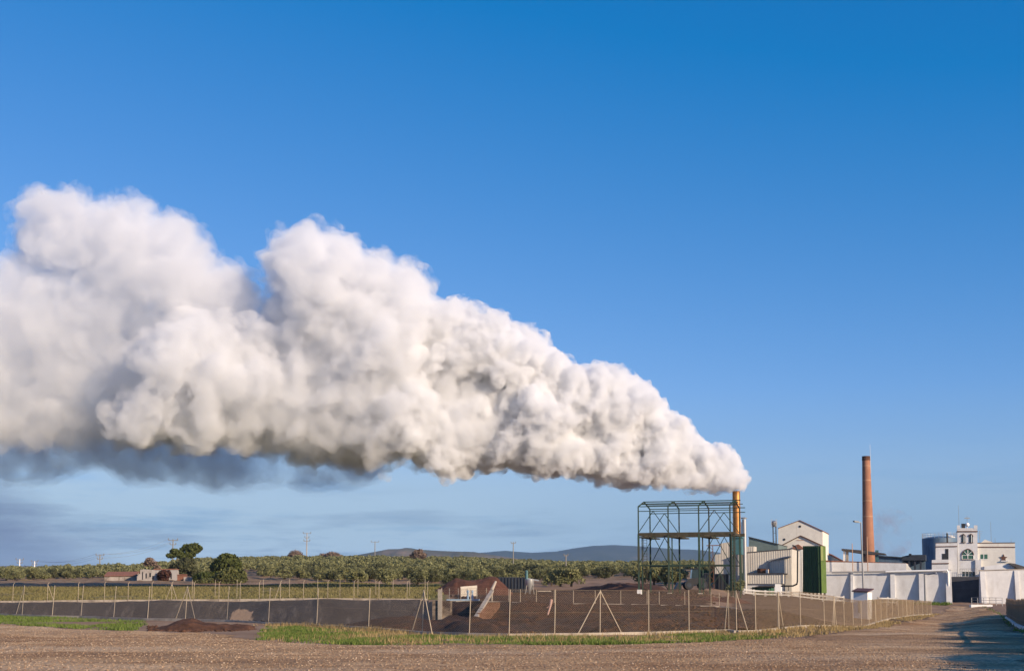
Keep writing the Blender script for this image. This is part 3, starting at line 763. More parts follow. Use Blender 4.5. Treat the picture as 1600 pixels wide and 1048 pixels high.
# ---- copper stack, silver flue, aerial
def stack_at(px, Y): p = at(px, 900, Y); return p.x, p.y
x, y = stack_at(1152.6, 184); P = Vector((x, y, 0)); zb_, zt = zof(834, P), zof(767, P)
t = thing('steam_stack', 'copper coloured steel stack with steam pouring from its mouth', 'chimney', (x, y, G0(x, y)))
m = MB(); m.lathe((x, y, zb_), [(.56, 0), (.55, zt-zb_-.12), (.58, zt-zb_-.12), (.58, zt-zb_), (.46, zt-zb_), (.46, zt-zb_-.8)], 28); m.build('flue', MT['copper'], t, smooth=True)
for py in (793, 808.5, 822):
    m = MB(); z_ = zof(py, P); m.lathe((x, y, z_), [(.55, 0), (.6, .02), (.6, .1), (.55, .12)], 28); m.build('ring', MT['copper'], t, smooth=True)
m = MB(); z1 = zof(866, P); q = Vector((x, y, z1)); m.obox(q-U(A)*.75-w*.75, A, 1.5, 1.5, zb_-z1-.6); m.obox(q-U(A)*.9-w*.9+Z*(zb_-z1-.6), A, 1.8, 1.8, .6); m.build('base_hopper', MT['tealbox'], t)
for du in (-.68, .68):
    for dw in (-.68, .68):
        m = MB(); k = q+U(A)*du+w*dw; m.bar(Vector((k.x, k.y, G0(k.x, k.y)-.2)), k, .16); m.build('leg', MT['steelgreen'], t)
x, y = stack_at(1164.2, 192); P = Vector((x, y, 0)); zt = zof(811, P)
t = thing('silver_flue', 'thin silver flue with flat rain cap standing beside the copper stack', 'chimney', (x, y, G0(x, y)))
m = MB(); m.lathe((x, y, G0(x, y)), [(.32, -.2), (.31, zt-G0(x, y))], 18); m.build('pipe', MT['zinc'], t, smooth=True)
m = MB(); m.lathe((x, y, zt+.12), [(.48, 0), (.48, .1), (.1, .22)], 18); m.build('rain_cap', MT['pipe'], t)
for k in range(4): MB().tube((x+.27*math.cos(k*1.57), y+.27*math.sin(k*1.57), zt-.02), (x+.3*math.cos(k*1.57), y+.3*math.sin(k*1.57), zt+.14), .02).build('cap_bracket', MT['pipe'], t)
m = MB(); m.tube((x-.42, y+.1, zof(852, P)-1), (x-.42, y+.1, zof(815, P)), .06); m.build('drain_pipe', MT['zinc'], t)
x, y = stack_at(1211.3, 207); P = Vector((x, y, 0)); zt = zof(811, P)
t = thing('cyclone_mast', 'slim twin pole mast with boxy silver head left of the gabled hall', 'mast', (x, y, G0(x, y)))
for dx in (-.2, .27): MB().tube((x+dx, y, G0(x, y)), (x+dx, y, zt-1.0), .085).build('pole', MT['black'], t)
for z_ in (zt-2.2, zt-3.6, zt-5): MB().bar((x-.2, y, z_), (x+.27, y, z_), .06).build('rung', MT['black'], t)
m = MB(); m.lathe((x, y, zt-1.15), [(.18, 0), (.42, .3), (.42, .75), (.2, .95)], 14); m.build('drum', MT['zinc'], t, smooth=True)
m = MB()
for k in range(4):
    c_, s_ = math.cos(k*1.57+.4)*.52, math.sin(k*1.57+.4)*.52; m.bar((x+c_, y+s_, zt-1.2), (x+c_, y+s_, zt+.05), .05)
    c2, s2 = math.cos(k*1.57+1.97)*.52, math.sin(k*1.57+1.97)*.52
    for z_ in (zt-1.2, zt-.6): m.bar((x+c_, y+s_, z_), (x+c2, y+s2, z_), .04)
m.build('cage', MT['zinc'], t)

# ---- green tower
Pgt = base(1254.5, 190); Agt = R(-44); wt = Wd(Agt)
t = thing('green_tower', 'tall boxy dark green metal tower with its sunlit side coloured lighter green in front of the gables', 'tower', Pgt)
m = MB(); pl = poly(Pgt, Agt, [(1254.3, 852.6), (1281.7, 852.2), (1281.7, 926), (1254.3, 926)]); dep = 1.45
m.prism(pl, wt*dep)
m.build('shell', MT['green'], t)
side = [pl[1], pl[1]+wt*dep, pl[2]+wt*dep, pl[2]]; us = U(Agt)
zs = zof(876, pl[1])
def sidepanel(z0, z1, d0, d1, out, mat, nm):
    b = Vector((pl[1].x, pl[1].y, 0)); mb = MB()
    mb.prism([b+wt*d0+Z*z0, b+wt*d1+Z*z0, b+wt*d1+Z*z1, b+wt*d0+Z*z1], us*out); mb.build(nm, mat, t)
zt, zb_ = pl[1].z, pl[2].z
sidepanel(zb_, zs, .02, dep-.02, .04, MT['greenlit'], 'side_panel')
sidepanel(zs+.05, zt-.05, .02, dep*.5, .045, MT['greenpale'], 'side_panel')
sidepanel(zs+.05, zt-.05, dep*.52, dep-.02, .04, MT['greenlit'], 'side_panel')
m = MB()
for k in range(1, 9):
    p = pl[0].lerp(pl[1], k/9); m.bar(Vector((p.x, p.y, zb_))-wt*.02, Vector((p.x, p.y, zt-.1))-wt*.02, .05)
for z_ in (zb_+2.2, zb_+4.4): m.bar(Vector((pl[0].x, pl[0].y, z_))-wt*.03, Vector((pl[1].x, pl[1].y, z_))-wt*.03, .06)
m.build('seam', MT['green'], t)
for s_ in (.06, .5, .94):
    for d_ in (.2, dep-.2):
        p = pl[0].lerp(pl[1], s_)+wt*d_; MB().bar((p.x, p.y, G0(p.x, p.y)-.2), (p.x, p.y, zb_+.02), .2).build('leg', MT['black'], t)

# black riser pipe
t = thing('black_pipe', 'black pipe rising by the green tower and running level to the left', 'pipe', Pm)
q = [pp(Ple-w*.9, A, *k) for k in ((1185, 915.4), (1239, 914.8), (1245, 912), (1246, 908), (1246.3, 860), (1243, 853.5), (1238, 851.5))]
m = MB(); m.pipe(q, .115); m.build('pipe', MT['black'], t, smooth=True)
for k in (1195, 1215, 1232):
    p = pp(Ple-w*.9, A, k, 915.2); MB().bar((p.x, p.y, G0(p.x, p.y)-.1), p, .08).build('support', MT['black'], t)
t = thing('vertical_pipes', 'pair of thin pale pipes standing against the shaded annex wall', 'pipe', Pm)
for k, mt in ((1237.3, 'pipe'), (1252.2, 'zinc')):
    p = pp(Pl-wg*1.6, Ag, k, 858); m = MB(); m.tube((p.x, p.y, G0(p.x, p.y)), p, .07); m.build('pipe', MT[mt], t)

# dark green shelter tank by the lean-to
Ps = base(1175, 186)
t = thing('green_tank', 'low dark green tank under a dark slab roof by the lean-to', 'tank', Ps)
m = MB(); block(m, Ps, A, [(1175, 916.5), (1205, 916), (1205, 932), (1175, 932)], 3); ribs(m, Ps, A, 1175.5, 1204.5, lambda x: 917, lambda x: 931, .6, .06); m.build('body', M('bottle_green', (.02, .10, .055), .5, .2, 1), t)
m = MB(); block(m, Ps-w*.8, A, [(1170.5, 919), (1184, 915), (1209, 914.6), (1209, 916.2), (1184, 916.6)], 4.4); m.build('slab_roof', MT['roofdark'], t)

# ---- brick chimney
x, y = stack_at(1358.3, 232); P = Vector((x, y, 0)); zb_, zt = G0(x, y), zof(713, P); H = zt-zb_
mpp = 232/F
rt, rb = 5.9*mpp, 10.1*mpp*1.06
t = thing('brick_chimney', 'tall tapering round red brick chimney with pale rings', 'chimney', (x, y, zb_))
m = MB(); m.lathe((x, y, zb_), [(rb, -.5)]+[(rb+(rt-rb)*(k/16), H*k/16) for k in range(17)]+[(rt*.7, H), (rt*.7, H-1)], 32); m.build('shaft', MT['brickred'], t, smooth=True)
m = MB(); m.lathe((x, y, zt-.75), [(rt*1.0, 0), (rt*1.09, .1), (rt*1.09, .4), (rt*1.02, .45), (rt*1.06, .7), (rt*1.06, .8), (rt*.72, .8)], 32); m.build('crown_ring', M('sooty_brick', (.10, .05, .035), .9, .3, 2), t)
for py in (728.5, 751, 783, 807.5):
    z_ = zof(py, P); r_ = rb+(rt-rb)*((z_-zb_)/H); m = MB(); m.lathe((x, y, z_), [(r_, 0), (r_*1.025, .02), (r_*1.025, .13), (r_, .15)], 32); m.build('band', MT['paleband'], t)
m = MB(); xr = x+rt*1.12; m.tube((xr, y-.1, zt-3), (xr, y-.1, zof(694, P)), .035, .02); m.bar((xr-.3, y-.1, zt-.5), (xr, y-.1, zt-.5), .05); m.build('lightning_rod', MT['zinc'], t)

# ---- open canopy and sheds behind the wall
Pc = base(1315, 226)
t = thing('open_canopy', 'dark slanted slab canopy on stub pillars behind the wall at the brick chimney', 'canopy', Pc)
m = MB(); block(m, Pc, A, [(1314.8, 856.6), (1345, 859), (1382.5, 864), (1382.5, 866.2), (1358, 865.5), (1345, 864.3), (1315, 859.8)], 4); m.build('roof', MT['roofdark'], t)
for x0, x1, mt in ((1317.5, 1320.5, 'whitepaint'), (1321.5, 1325.5, 'concrete'), (1367.5, 1372.5, 'tealbox'), (1348, 1352, 'black')):
    m = MB(); block(m, Pc+w*.4, A, [(x0, 859), (x1, 859), (x1, 945), (x0, 945)], .5); m.build('pillar', MT[mt], t)
t = thing('tiled_roof_shed', 'low shed with brown tiled lean roof between the gables and the brick chimney', 'shed', Pc)
m = MB(); block(m, Pc+w*5, A, [(1284, 862), (1296, 866), (1316, 876), (1316, 945), (1284, 945)], 5); m.build('wall', MT['cream'], t)
m = MB(); block(m, Pc+w*4.8, A, [(1284, 860), (1296, 864.5), (1318, 876.5), (1318, 878), (1296, 866.3), (1284, 862)], 5.5); m.build('roof', MT['tile'], t)
Pd = base(1370, 236)
t = thing('process_shed', 'low steel process shed coloured as in shade between the brick chimney and the round tank', 'shed', Pd)
m = MB(); block(m, Pd, A, [(1367, 868), (1410, 870.5), (1410, 945), (1367, 945)], 5); m.build('wall', MT['slate'], t)
m = MB(); block(m, Pd-w*.4, A, [(1366, 866.8), (1411, 869.8), (1411, 871.4), (1366, 868.6)], 6); m.build('roof', MT['darkblue'], t)
m = MB(); block(m, Pd-w*.2, A, [(1409, 869), (1421, 866.5), (1446, 866), (1446, 875), (1409, 875)], 5); m.build('gantry', MT['darkblue'], t)
for x0 in (1410, 1419, 1428, 1437):
    m = MB(); block(m, Pd, A, [(x0, 875), (x0+3, 875), (x0+3, 945), (x0, 945)], .5); m.build('column', MT['darkblue'], t)
m = MB(); block(m, Pd+w*3, A, [(1410, 875), (1446, 875), (1446, 945), (1410, 945)], .5); m.build('rear_wall', MT['slate'], t)
m = MB(); block(m, Pd-w*.5, A, [(1420, 864.5), (1424, 864.5), (1424, 867), (1420, 867)], .8); m.build('vent_box', MT['black'], t)

# ---- big storage tanks
x, y = stack_at(1470, 252); P = Vector((x, y, 0)); rr = 27*252/F*.98; zt = zof(841, P); zg = G0(x, y)
t = thing('storage_tank', 'large round railed storage tank with its blue shade in the colour behind the tower house', 'tank', (x, y, zg))
m = MB(); m.lathe((x, y, zg), [(rr, -.3), (rr, zt-zg), (rr*.6, zt-zg+.35), (.2, zt-zg+.5)], 44); m.build('shell', MT['slate'], t, smooth=True)
m = MB()
for k in range(26):
    c_, s_ = math.cos(k*2*math.pi/26)*rr*.98, math.sin(k*2*math.pi/26)*rr*.98; m.tube((x+c_, y+s_, zt-.1), (x+c_, y+s_, zt+1.0), .035, n=5)
for z_ in (.55, 1.0):
    for k in range(52):
        f_ = lambda q: (x+math.cos(q*2*math.pi/52)*rr*.98, y+math.sin(q*2*math.pi/52)*rr*.98, zt+z_)
        m.bar(f_(k), f_(k+1), .035)
m.build('railing', MT['zinc'], t)
m = MB(); m.lathe((x+rr*.5, y-rr*.4, zt-.4), [(.9, 0), (.9, .6), (.5, .9)], 20); m.build('hatch', MT['cream'], t)

# ---- tower house
A2 = R(-18); w2 = Wd(A2); u2 = U(A2)
Ph = base(1496, 216)
t = thing('tower_house', 'white house with a crenellated square tower, arched windows and flat roofed wings', 'building', Ph)
WL = [(1495.6, 826), (1527, 826), (1529, 945), (1497.4, 945)]
m = MB(); block(m, Ph, A2, WL, 3.3); m.build('tower', MT['white'], t)
for pts in ([(1495.3, 820.2), (1500, 820.2), (1500, 826.1), (1495.3, 826.1)], [(1521.8, 820.2), (1527.3, 820.2), (1527.3, 826.1), (1521.8, 826.1)]):
    for off_ in (-.05, 2.7): block(MB(), Ph+w2*off_, A2, pts, .7).build('merlon', MT['white'], t)
m = MB(); block(m, Ph-w2*.02, A2, [(1500, 824.6), (1521.8, 824.6), (1521.8, 826.05), (1500, 826.05)], .35)
m.build('parapet', MT['white'], t)
m = MB(); block(m, Ph-w2*.12, A2, rect(1494.9, 829, 1527.7, 830.4), 3.5); m.build('cornice', MT['brown'], t)
def arch(cx, top, wd, bot, n=10, point=.0):
    """pixel outline of an arched opening"""
    r = wd/2; pts = [(cx-r, bot), (cx-r, top+r)]
    for k in range(1, n): 
        a_ = math.pi*(1-k/n); pts.append((cx+math.cos(a_)*r, top+r-math.sin(a_)*r-point*max(0, 1-abs(math.cos(a_))*2.2)))
    return pts+[(cx+r, top+r), (cx+r, bot)]
def archwin(P, a, cx, top, wd, bot, glass, frame, hood=1.0, point=.6, parent=None, mull=(), sill=True):
    wv = Wd(a)
    f = MB(); o = arch(cx, top-hood*.4, wd+hood, top+wd/2+1, 12, point); i = arch(cx, top+.5, wd-.4, top+wd/2+1, 12, point)
    op, ip = poly(P-wv*.14, a, o), poly(P-wv*.14, a, i)
    for k in range(1, len(o)-2): f.prism([op[k], op[k+1], ip[k+1], ip[k]], wv*.2)
    wn_ = f.build('window', MT['brown'], parent)
    g = MB(); g.prism(poly(P-wv*.05, a, arch(cx, top, wd-.2, bot, 12, point)), wv*.12); g.build('pane', glass, wn_)
    fr = MB()
    for (x0, y0), (x1, y1) in mull: fr.bar(pp(P-wv*.09, a, x0, y0), pp(P-wv*.09, a, x1, y1), .07)
    if mull: fr.build('frame', frame, wn_)
    if sill:
        s_ = MB(); plate(s_, P, a, rect(cx-wd/2-.7, bot, cx+wd/2+.7, bot+.8), .16, .3); s_.build('sill', MT['brown'], wn_)
for cx in (1505.2, 1517.0):
    archwin(Ph, A2, cx, 834.4, 6.2, 847, MT['glass'], MT['whitepaint'], 1.2, .7, t, [((cx+1.0, 835.5), (cx+1.0, 847))])
archwin(Ph, A2, 1512.2, 857.8, 18.0, 873.2, MT['greenglass'], MT['whitepaint'], 1.4, .8, t,
        [((1503.3, 867), (1521.2, 867)), ((1512.2, 858.5), (1512.2, 873)), ((1512.2, 867), (1505.8, 860.5)), ((1512.2, 867), (1518.7, 860.5)), ((1503.3, 873), (1521.2, 873)), ((1503.3, 867), (1503.3, 873)), ((1521.2, 867), (1521.2, 873))])
for cx in (1506, 1511.3, 1516.4, 1521.2):
    m = MB(); plate(m, Ph, A2, rect(cx-1.9, 892.5, cx+1.9, 900), .04, .1); wnd = m.build('window', MT['glass'], t)
    for y_, nm in ((891.8, 'frame'), (900, 'sill')): plate(MB(), Ph, A2, rect(cx-2.4, y_, cx+2.4, y_+.7), .06, .1).build(nm, MT['whitepaint'], wnd)
m = MB()
for k in range(9):
    p = pp(Ph-w2*1.0, A2, 1500+k*3.2, 888.3); m.tube((p.x, p.y, p.z-.75), p, .025, n=5)
p0, p1 = pp(Ph-w2*1.0, A2, 1500, 888.3), pp(Ph-w2*1.0, A2, 1525.6, 887.8); m.bar(p0, p1, .05); m.bar(p0-Z*.7, p1-Z*.7, .04)
m.build('balcony_rail', MT['galv'], t)
# wings
m = MB(); block(m, Ph+w2*.5, A2, [(1527, 848.2), (1585.8, 847.8), (1588.6, 945), (1527, 945)], 5); m.build('wing', MT['cream'], t)
m = MB(); block(m, Ph+w2*.42, A2, rect(1527.2, 853.6, 1586.3, 854.9), 5.15); block(m, Ph+w2*.44, A2, [(1527, 847.3), (1586, 846.9), (1586, 848), (1527, 848.4)], 5.1); m.build('wing_band', MT['brown'], t)
m = MB(); block(m, Ph+w2*1.5, A2, [(1532, 848), (1539, 842.4), (1552, 847), (1552, 848)], 3); m.build('pediment', MT['cream'], t)
m = MB(); block(m, Ph-w2*.9+w2*.6, A2, [(1524, 874), (1533, 874.4), (1533, 945), (1524, 945)], .9); m.build('stair_wall', MT['white'], t)
m = MB(); plate(m, Ph+w2*.5, A2, rect(1532.2, 865.6, 1543, 872.8), .04, .1); wnd = m.build('window', MT['greenglass'], t)
for r_, nm in ((rect(1536.6, 865.6, 1537.6, 872.8), 'frame'), (rect(1531.6, 872.8, 1543.6, 873.6), 'sill')): plate(MB(), Ph+w2*.5, A2, r_, .09, .1).build(nm, MT['whitepaint'], wnd)
m = MB(); st = []
for k in range(10):
    r_ = (6.6 if k % 2 == 0 else 2.9); an = math.pi/2+k*math.pi/5; st.append((1568+math.cos(an)*r_, 871.5-math.sin(an)*r_*.95))
plate(m, Ph+w2*.5, A2, st, .1, .12); m.build('star_ornament', MT['brown'], t)
m = MB(); plate(m, Ph+w2*.5, A2, rect(1564, 875.3, 1576, 876.6), .3, .35); m.build('ledge', MT['whitepaint'], t)
m = MB(); block(m, Ph-w2*.3, A2, [(1462, 848), (1495.5, 847.2), (1496.8, 945), (1462, 945)], 5.5); m.build('shaded_wing', MT['white'], t)
m = MB(); block(m, Ph-w2*.4, A2, [(1461.6, 853), (1495.6, 852.4), (1495.6, 853.7), (1461.6, 854.3)], 5.7); block(m, Ph-w2*.36, A2, [(1461.7, 847.3), (1495.5, 846.5), (1495.5, 847.3), (1461.7, 848.1)], 5.65); m.build('wing_band', MT['brown'], t)
m = MB(); plate(m, Ph-w2*.3, A2, [(1472, 864.5), (1477, 864.5), (1477, 857), (1482, 857), (1482, 873.6), (1472, 873.6)], .04, .1); m.build('dark_opening', MT['black'], t)
m = MB(); block(m, Ph-w2*1.8, A2, [(1456, 874.3), (1482, 873.6), (1482, 945), (1456, 945)], 1.45); m.build('lower_annex', MT['white'], t)
m = MB(); block(m, Ph-w2*1.9, A2, [(1455.6, 879.3), (1482.4, 878.9), (1482.4, 880.4), (1455.6, 880.8)], 1.6); m.build('annex_band', MT['brown'], t)
p = pp(Ph+w2*.2, A2, 1480.3, 848); m = MB(); m.tube(Vector((p.x, p.y, p.z-.4)), Vector((p.x, p.y, zof(832.5, p))), .14); m.build('flue_pipe', MT['black'], t)
# roof clutter on the tower
pb = pp(Ph+w2*1.4, A2, 1511.6, 826)
m = MB(); m.tube(pb-Z*.2, pb+Z*.35, .06); m.ball(pb+Z*.72, .36); m.build('roof_globe', MT['whitepaint'], t, smooth=True)
pv = pb+Z*1.05
m = MB(); m.tube(pv, Vector((pv.x, pv.y, zof(805, pv))), .025); zc = zof(809, pv); m.bar((pv.x-.45, pv.y, zc), (pv.x+.45, pv.y, zc), .05, .12); m.bar((pv.x, pv.y-.3, zc-.25), (pv.x, pv.y+.3, zc-.25), .03); m.build('weather_vane', MT['galv'], t)
pk = pp(Ph+w2*1.4, A2, 1504, 826); m = MB(); m.obox(pk-Vector((.28, .28, .2)), A2, .6, .6, 1.1); m.build('chimney_pot', MT['black'], t)
for px_, py0, py1 in ((1498.5, 822, 789), (1549, 849, 815), (1555, 849, 840), (1580, 848, 841)):
    p = pp(Ph+w2*2.2, A2, px_, py0); m = MB(); m.tube(p-Z*.6, Vector((p.x, p.y, zof(py1, p))), .03, .02); m.build('antenna', MT['galv'], t)
p = pp(Ph+w2*1.2, A2, 1531, 849); m = MB(); zt = zof(829, p); m.tube(p-Z*.5, Vector((p.x, p.y, zt)), .03)
for k in range(4): m.bar((p.x-.5+.1*k, p.y, zt-.1-.35*k), (p.x+.5-.1*k, p.y, zt-.1-.35*k), .035)
m.build('television_aerial', MT['galv'], t)

# ---- right perimeter wall
Pr = base(1531, 205); Ar = R(-12); wr = Wd(Ar); ur = U(Ar)
t = thing('perimeter_wall', 'white plastered wall with grey coping right of the dark gateway', 'wall', Pr)
m = MB(); block(m, Pr, Ar, [(1530.5, 891.2), (1860, 881.6), (1860, 956), (1530.5, 952)], .5); m.build('wall', MT['white'], t)
m = MB(); block(m, Pr-wr*.1, Ar, [(1530, 890.0), (1860, 880.3), (1860, 881.6), (1530, 891.3)], .7); m.build('coping', MT['concrete'], t)
for x, wd in ((1531, .75), (1584.5, .6), (1640, .6), (1698, .6), (1757, .6), (1818, .6)):
    buttress(Pr, Ar, x, 892-(x-1531)*.029, wd, 1.0, t, 949)
t = thing('roadside_annex', 'low white outbuilding with shallow grey roof behind the right wall', 'building', Pr)
m = MB(); block(m, Pr+wr*4, Ar, [(1538, 884.5), (1562, 881), (1585, 880.3), (1585, 945), (1538, 945)], 4); m.build('wall', MT['white'], t)
m = MB(); block(m, Pr+wr*3.4, Ar, [(1578, 879), (1586, 880), (1612, 888), (1612, 890), (1590, 887), (1578, 881)], 5); m.build('roof', MT['roofdark'], t)
# gate
Pk = base(1484, 209)
t = thing('gateway', 'dark steel gate filling the gap between the two white walls', 'gate', Pk)
m = MB(); block(m, Pk, A2, [(1482, 900.6), (1531.5, 900.2), (1531.5, 950), (1482, 950)], .25); m.build('leaf', M('grey_gate', (.045, .047, .058), .7, .25, 1.2, stain=(.03, .03, .035)), t)
m = MB()
for k in range(1, 5): 
    y_ = 900+k*9; plate(m, Pk, A2, rect(1482, y_, 1531, y_+.6), .05, .1)
m.build('rail', M('gate_rail', (.055, .057, .068), .7, .2, 2), t)

# ---- street furniture in the yard
def lamp(px, pyb, pyt, Y, lean, arm, r0, r1, nm, lab, mat):
    p = base(px, Y); 
    if pyb: p = Vector((p.x, p.y, G0(p.x, p.y)))
    zt = zof(pyt, p); top = Vector((p.x+lean, p.y, zt))
    t = thing(nm, lab, 'street lamp', p)
    m = MB(); m.tube(p-Z*.2, top, r0, r1, 10); m.build('pole', mat, t, smooth=True)
    m = MB(); e = top+Vector(arm); m.bar(top-Z*.05, e, .07); m.build('arm', mat, t)
    m = MB(); dr = Vector(arm).normalized(); sd_ = dr.cross(Z).normalized()
    m.prism([e-dr*.05-sd_*.14-Z*.08, e-dr*.05+sd_*.14-Z*.08, e+dr*.6+sd_*.12-Z*.06, e+dr*.6-sd_*.12-Z*.06], Z*.16+dr*.02); m.build('lamp_head', MT['lampgrey'], t)
    return t
lamp(1350, 955, 815.5, 136, -.12, (-.35, -.2, .02), .115, .06, 'street_lamp', 'tall slim lamp post with small head beside the white hut', MT['pipe'])
t = thing('street_lamp', 'short pale lamp post with long grey lamp head against the buttressed wall', 'street lamp', base(1445.5, 200))
p = base(1445.8, 200); zt = zof(895.5, p)
m = MB(); m.tube(p-Z*.2, Vector((p.x, p.y, zt)), .16, .13); m.build('pole', MT['lampgrey'], t, smooth=True)
q = Vector((p.x, p.y, zt)); e = Vector((at(1450, 897, 199).x, 199, zof(897.3, p)))
m = MB(); m.bar(q-Z*.1, e, .08); m.build('arm', MT['lampgrey'], t)
e2 = Vector((at(1465, 895, 197).x, 197.6, zof(894.8, p)))
m = MB(); m.bar(e, e2, .3, .14); m.build('lamp_head', MT['lampgrey'], t)
for px_, top, lab in ((1333.8, 848.5, 'shorter bare pole behind the buttressed wall left of the brick chimney'), (1357.3, 838, 'taller bare pole behind the buttressed wall in front of the brick chimney')):
    p = base(px_, 216); t = tag(MB().tube(p-Z*.3, Vector((p.x, p.y, zof(top, p))), .085, .06).build('bare_pole', MT['paleband'], smooth=True), lab, 'pole')
# hut
Pq = hit(1333, 952.5); Pq = base(1333.5, 118); Aq = R(-36); wq = Wd(Aq)
t = thing('white_hut', 'small white hut with red brown lean roof behind the roadside fence', 'hut', Pq)
m = MB(); pl = poly(Pq, Aq, [(1333.5, 923.8), (1355.5, 924.8), (1355.5, 970), (1333.5, 970)]); m.prism(pl, wq*1.15); m.build('wall', MT['whitepaint'], t)
m = MB(); k0, k1 = pl[0], pl[1]; uq = U(Aq); o = k0-uq*.12-wq*.15; o2 = k1+uq*.12-wq*.15
m.prism([o, o2, o2+wq*1.45+Z*.26, o+wq*1.45+Z*.26], Z*.09); m.build('roof', M('red_brown_sheet', (.10, .045, .04), .7, .2, 3), t)
m = MB(); pz = pl[1]; m.prism([pz+wq*.3-Z*1.9+uq*.0, pz+wq*.85-Z*1.9, pz+wq*.85-Z*.35, pz+wq*.3-Z*.35], uq*.03); m.build('door', MT['whitepaint'], t)
m = MB(); plate(m, Pq, Aq, rect(1341, 939, 1344, 957), .06, .1); m.build('hatch', MT['concrete'], t)
# box on a post
p = on(1215.5, 66.6); zb_, zt = zof(926, p), zof(911.5, p)
t = thing('meter_box', 'white metal box raised on a thick post beside the fence', 'box', p)
m = MB(); m.tube(p-Z*.2, Vector((p.x, p.y, zb_+.05)), .055); m.build('post', MT['concrete'], t)
m = MB(); m.obox(Vector((p.x-.15, p.y-.08, zb_)), R(-12), .29, .2, zt-zb_); m.build('box', MT['whitepaint'], t)
m = MB(); m.obox(Vector((p.x-.165, p.y-.095, zt)), R(-12), .32, .23, .03); m.build('lid', MT['pipe'], t)

# ---- guard rail along the yard
gp = [(1162, 176, 923), (1178, 177, 923.5), (1196, 178, 924), (1214, 179, 925), (1232, 180, 926), (1250, 181, 926.5), (1268, 182, 927.5), (1286, 183, 928.5), (1304, 184, 929.5), (1318, 185, 930), (1372, 188, 931.5), (1387, 189, 932), (1401, 190, 933)]
def railing(pts, lab, grp=None):
    ps = []
    t = thing('guard_rail', lab, 'railing', base(pts[0][0], pts[0][1]), grp)
    for x_, Y_, yt in pts:
        b = base(x_, Y_); top = Vector((b.x, b.y, max(b.z+.9, zof(yt, b)))); ps.append((b, top))
        MB().obox(b-Vector((.13, .13, .2)), 0, .26, .26, top.z-b.z+.2).build('post', MT['rail'], t)
    for f_ in (.35, .8):
        m = MB()
        for (b, q), (b2, q2) in zip(ps, ps[1:]): m.bar(b.lerp(q, f_)-Vector((0, .16, 0)), b2.lerp(q2, f_)-Vector((0, .16, 0)), .07, .2)
        m.build('beam', MT['rail'], t)
railing(gp[:10], 'pale guard rail with square posts in front of the factory yard')
railing(gp[10:], 'short pale guard rail right of the white hut')
# barrier frames right of the gate
t = thing('metal_barrier', 'pale tubular metal barrier at the foot of the wall right of the gate', 'barrier', base(1518, 190))
p0 = base(1518, 196); p1 = base(1566, 190)
for f_ in (0, .2, .4, .6, .8, 1):
    b = p0.lerp(p1, f_); b.z = G0(b.x, b.y); MB().tube(b-Z*.1, b+Z*1.15, .05).build('post', MT['rail'], t)
for h_ in (.35, .75, 1.12):
    m = MB(); 
    for k in range(5):
        b, c_ = p0.lerp(p1, k/5), p0.lerp(p1, (k+1)/5); m.bar(Vector((b.x, b.y, G0(b.x, b.y)+h_)), Vector((c_.x, c_.y, G0(c_.x, c_.y)+h_)), .05)
    m.build('bar', MT['rail'], t)
b = base(1532, 187); m = MB(); m.obox(b-Vector((1.6, .6, .15)), R(-6), 3.0, 1.1, .42); tag(m.build('concrete_slab', MT['whitepaint']), 'pale low concrete slab on the grass by the metal barrier', 'slab')

# ------------------------------------------------------------------ green steel frame
Af = R(-14); uf, wf = U(Af), Wd(Af)
P0 = base(998, 150)
def fpt(px, py): return pp(P0, Af, px, py)
LEG = [998.2, 1045, 1093, 1142.2]
offB = None
pb_ = pp(P0+wf*4.6, Af, 1016, 900); offB = Vector((pb_.x-P0.x, pb_.y-P0.y, 0))
t = thing('steel_frame', 'open green steel framework tower with braced bays and no cladding', 'steel frame', P0)
zE = zof(791.3, P0); zR = zE+.72; zP = zof(834.5, P0); zL = zof(883, P0); zM = zof(798.5, P0)
rowA = [Vector((q.x, q.y, 0)) for q in (fpt(x_, 900) for x_ in LEG)]; rowB = [q+offB for q in rowA]
def zz_(q, z): return Vector((q.x, q.y, z))
for row, k0 in ((rowA, 0), (rowB, 1)):
    for q in row:
        g_ = G0(q.x, q.y)
        MB().bar(zz_(q, zP), zz_(q, zE), .14).build('column', MT['steelgreen'], t)
        MB().bar(zz_(q, g_-.2), zz_(q, zP), .22 if row is rowA else .18).build('column', MT['steelgreen'], t)
        if row is rowA:
            MB().obox(zz_(q, g_-.3)-Vector((.25, .25, 0)), Af, .5, .5, .8 if q is rowA[0] else .45).build('footing', MT['whitepaint' if q is rowA[0] else 'concrete'], t)
            j = q+uf*.36+wf*.5; MB().bar(zz_(j, G0(j.x, j.y)-.2), zz_(j, zP-.3), .13).build('inner_column', MT['steelgreen'], t)
def hbar(nm, a, b, w_, h_, mat='steelgreen'): MB().bar(a, b, w_, h_).build(nm, MT[mat], t)
for i, (qa, qb) in enumerate(zip(rowA, rowB)):
    mid = (qa+qb)/2; rf = [zz_(qa, zE), zz_(mid, zR), zz_(qb, zE)]
    m = MB()
    for a_, b_ in zip(rf, rf[1:]): m.bar(a_, b_, .12)
    m.build('rafter', MT['steelgreen'], t)
    hbar('cross_beam', zz_(qa, zP-.02), zz_(qb, zP-.02), .2, .3, 'rustbeam')
    if i < 3:
        m = MB(); m.prism([zz_(qa+uf*.05, zP-.42), zz_(qb+uf*.05, zP-.42), zz_(qb+uf*1.2, zP-.42), zz_(qa+uf*1.2, zP-.42)], Z*.14); m.build('platform', MT['rustbeam'], t)
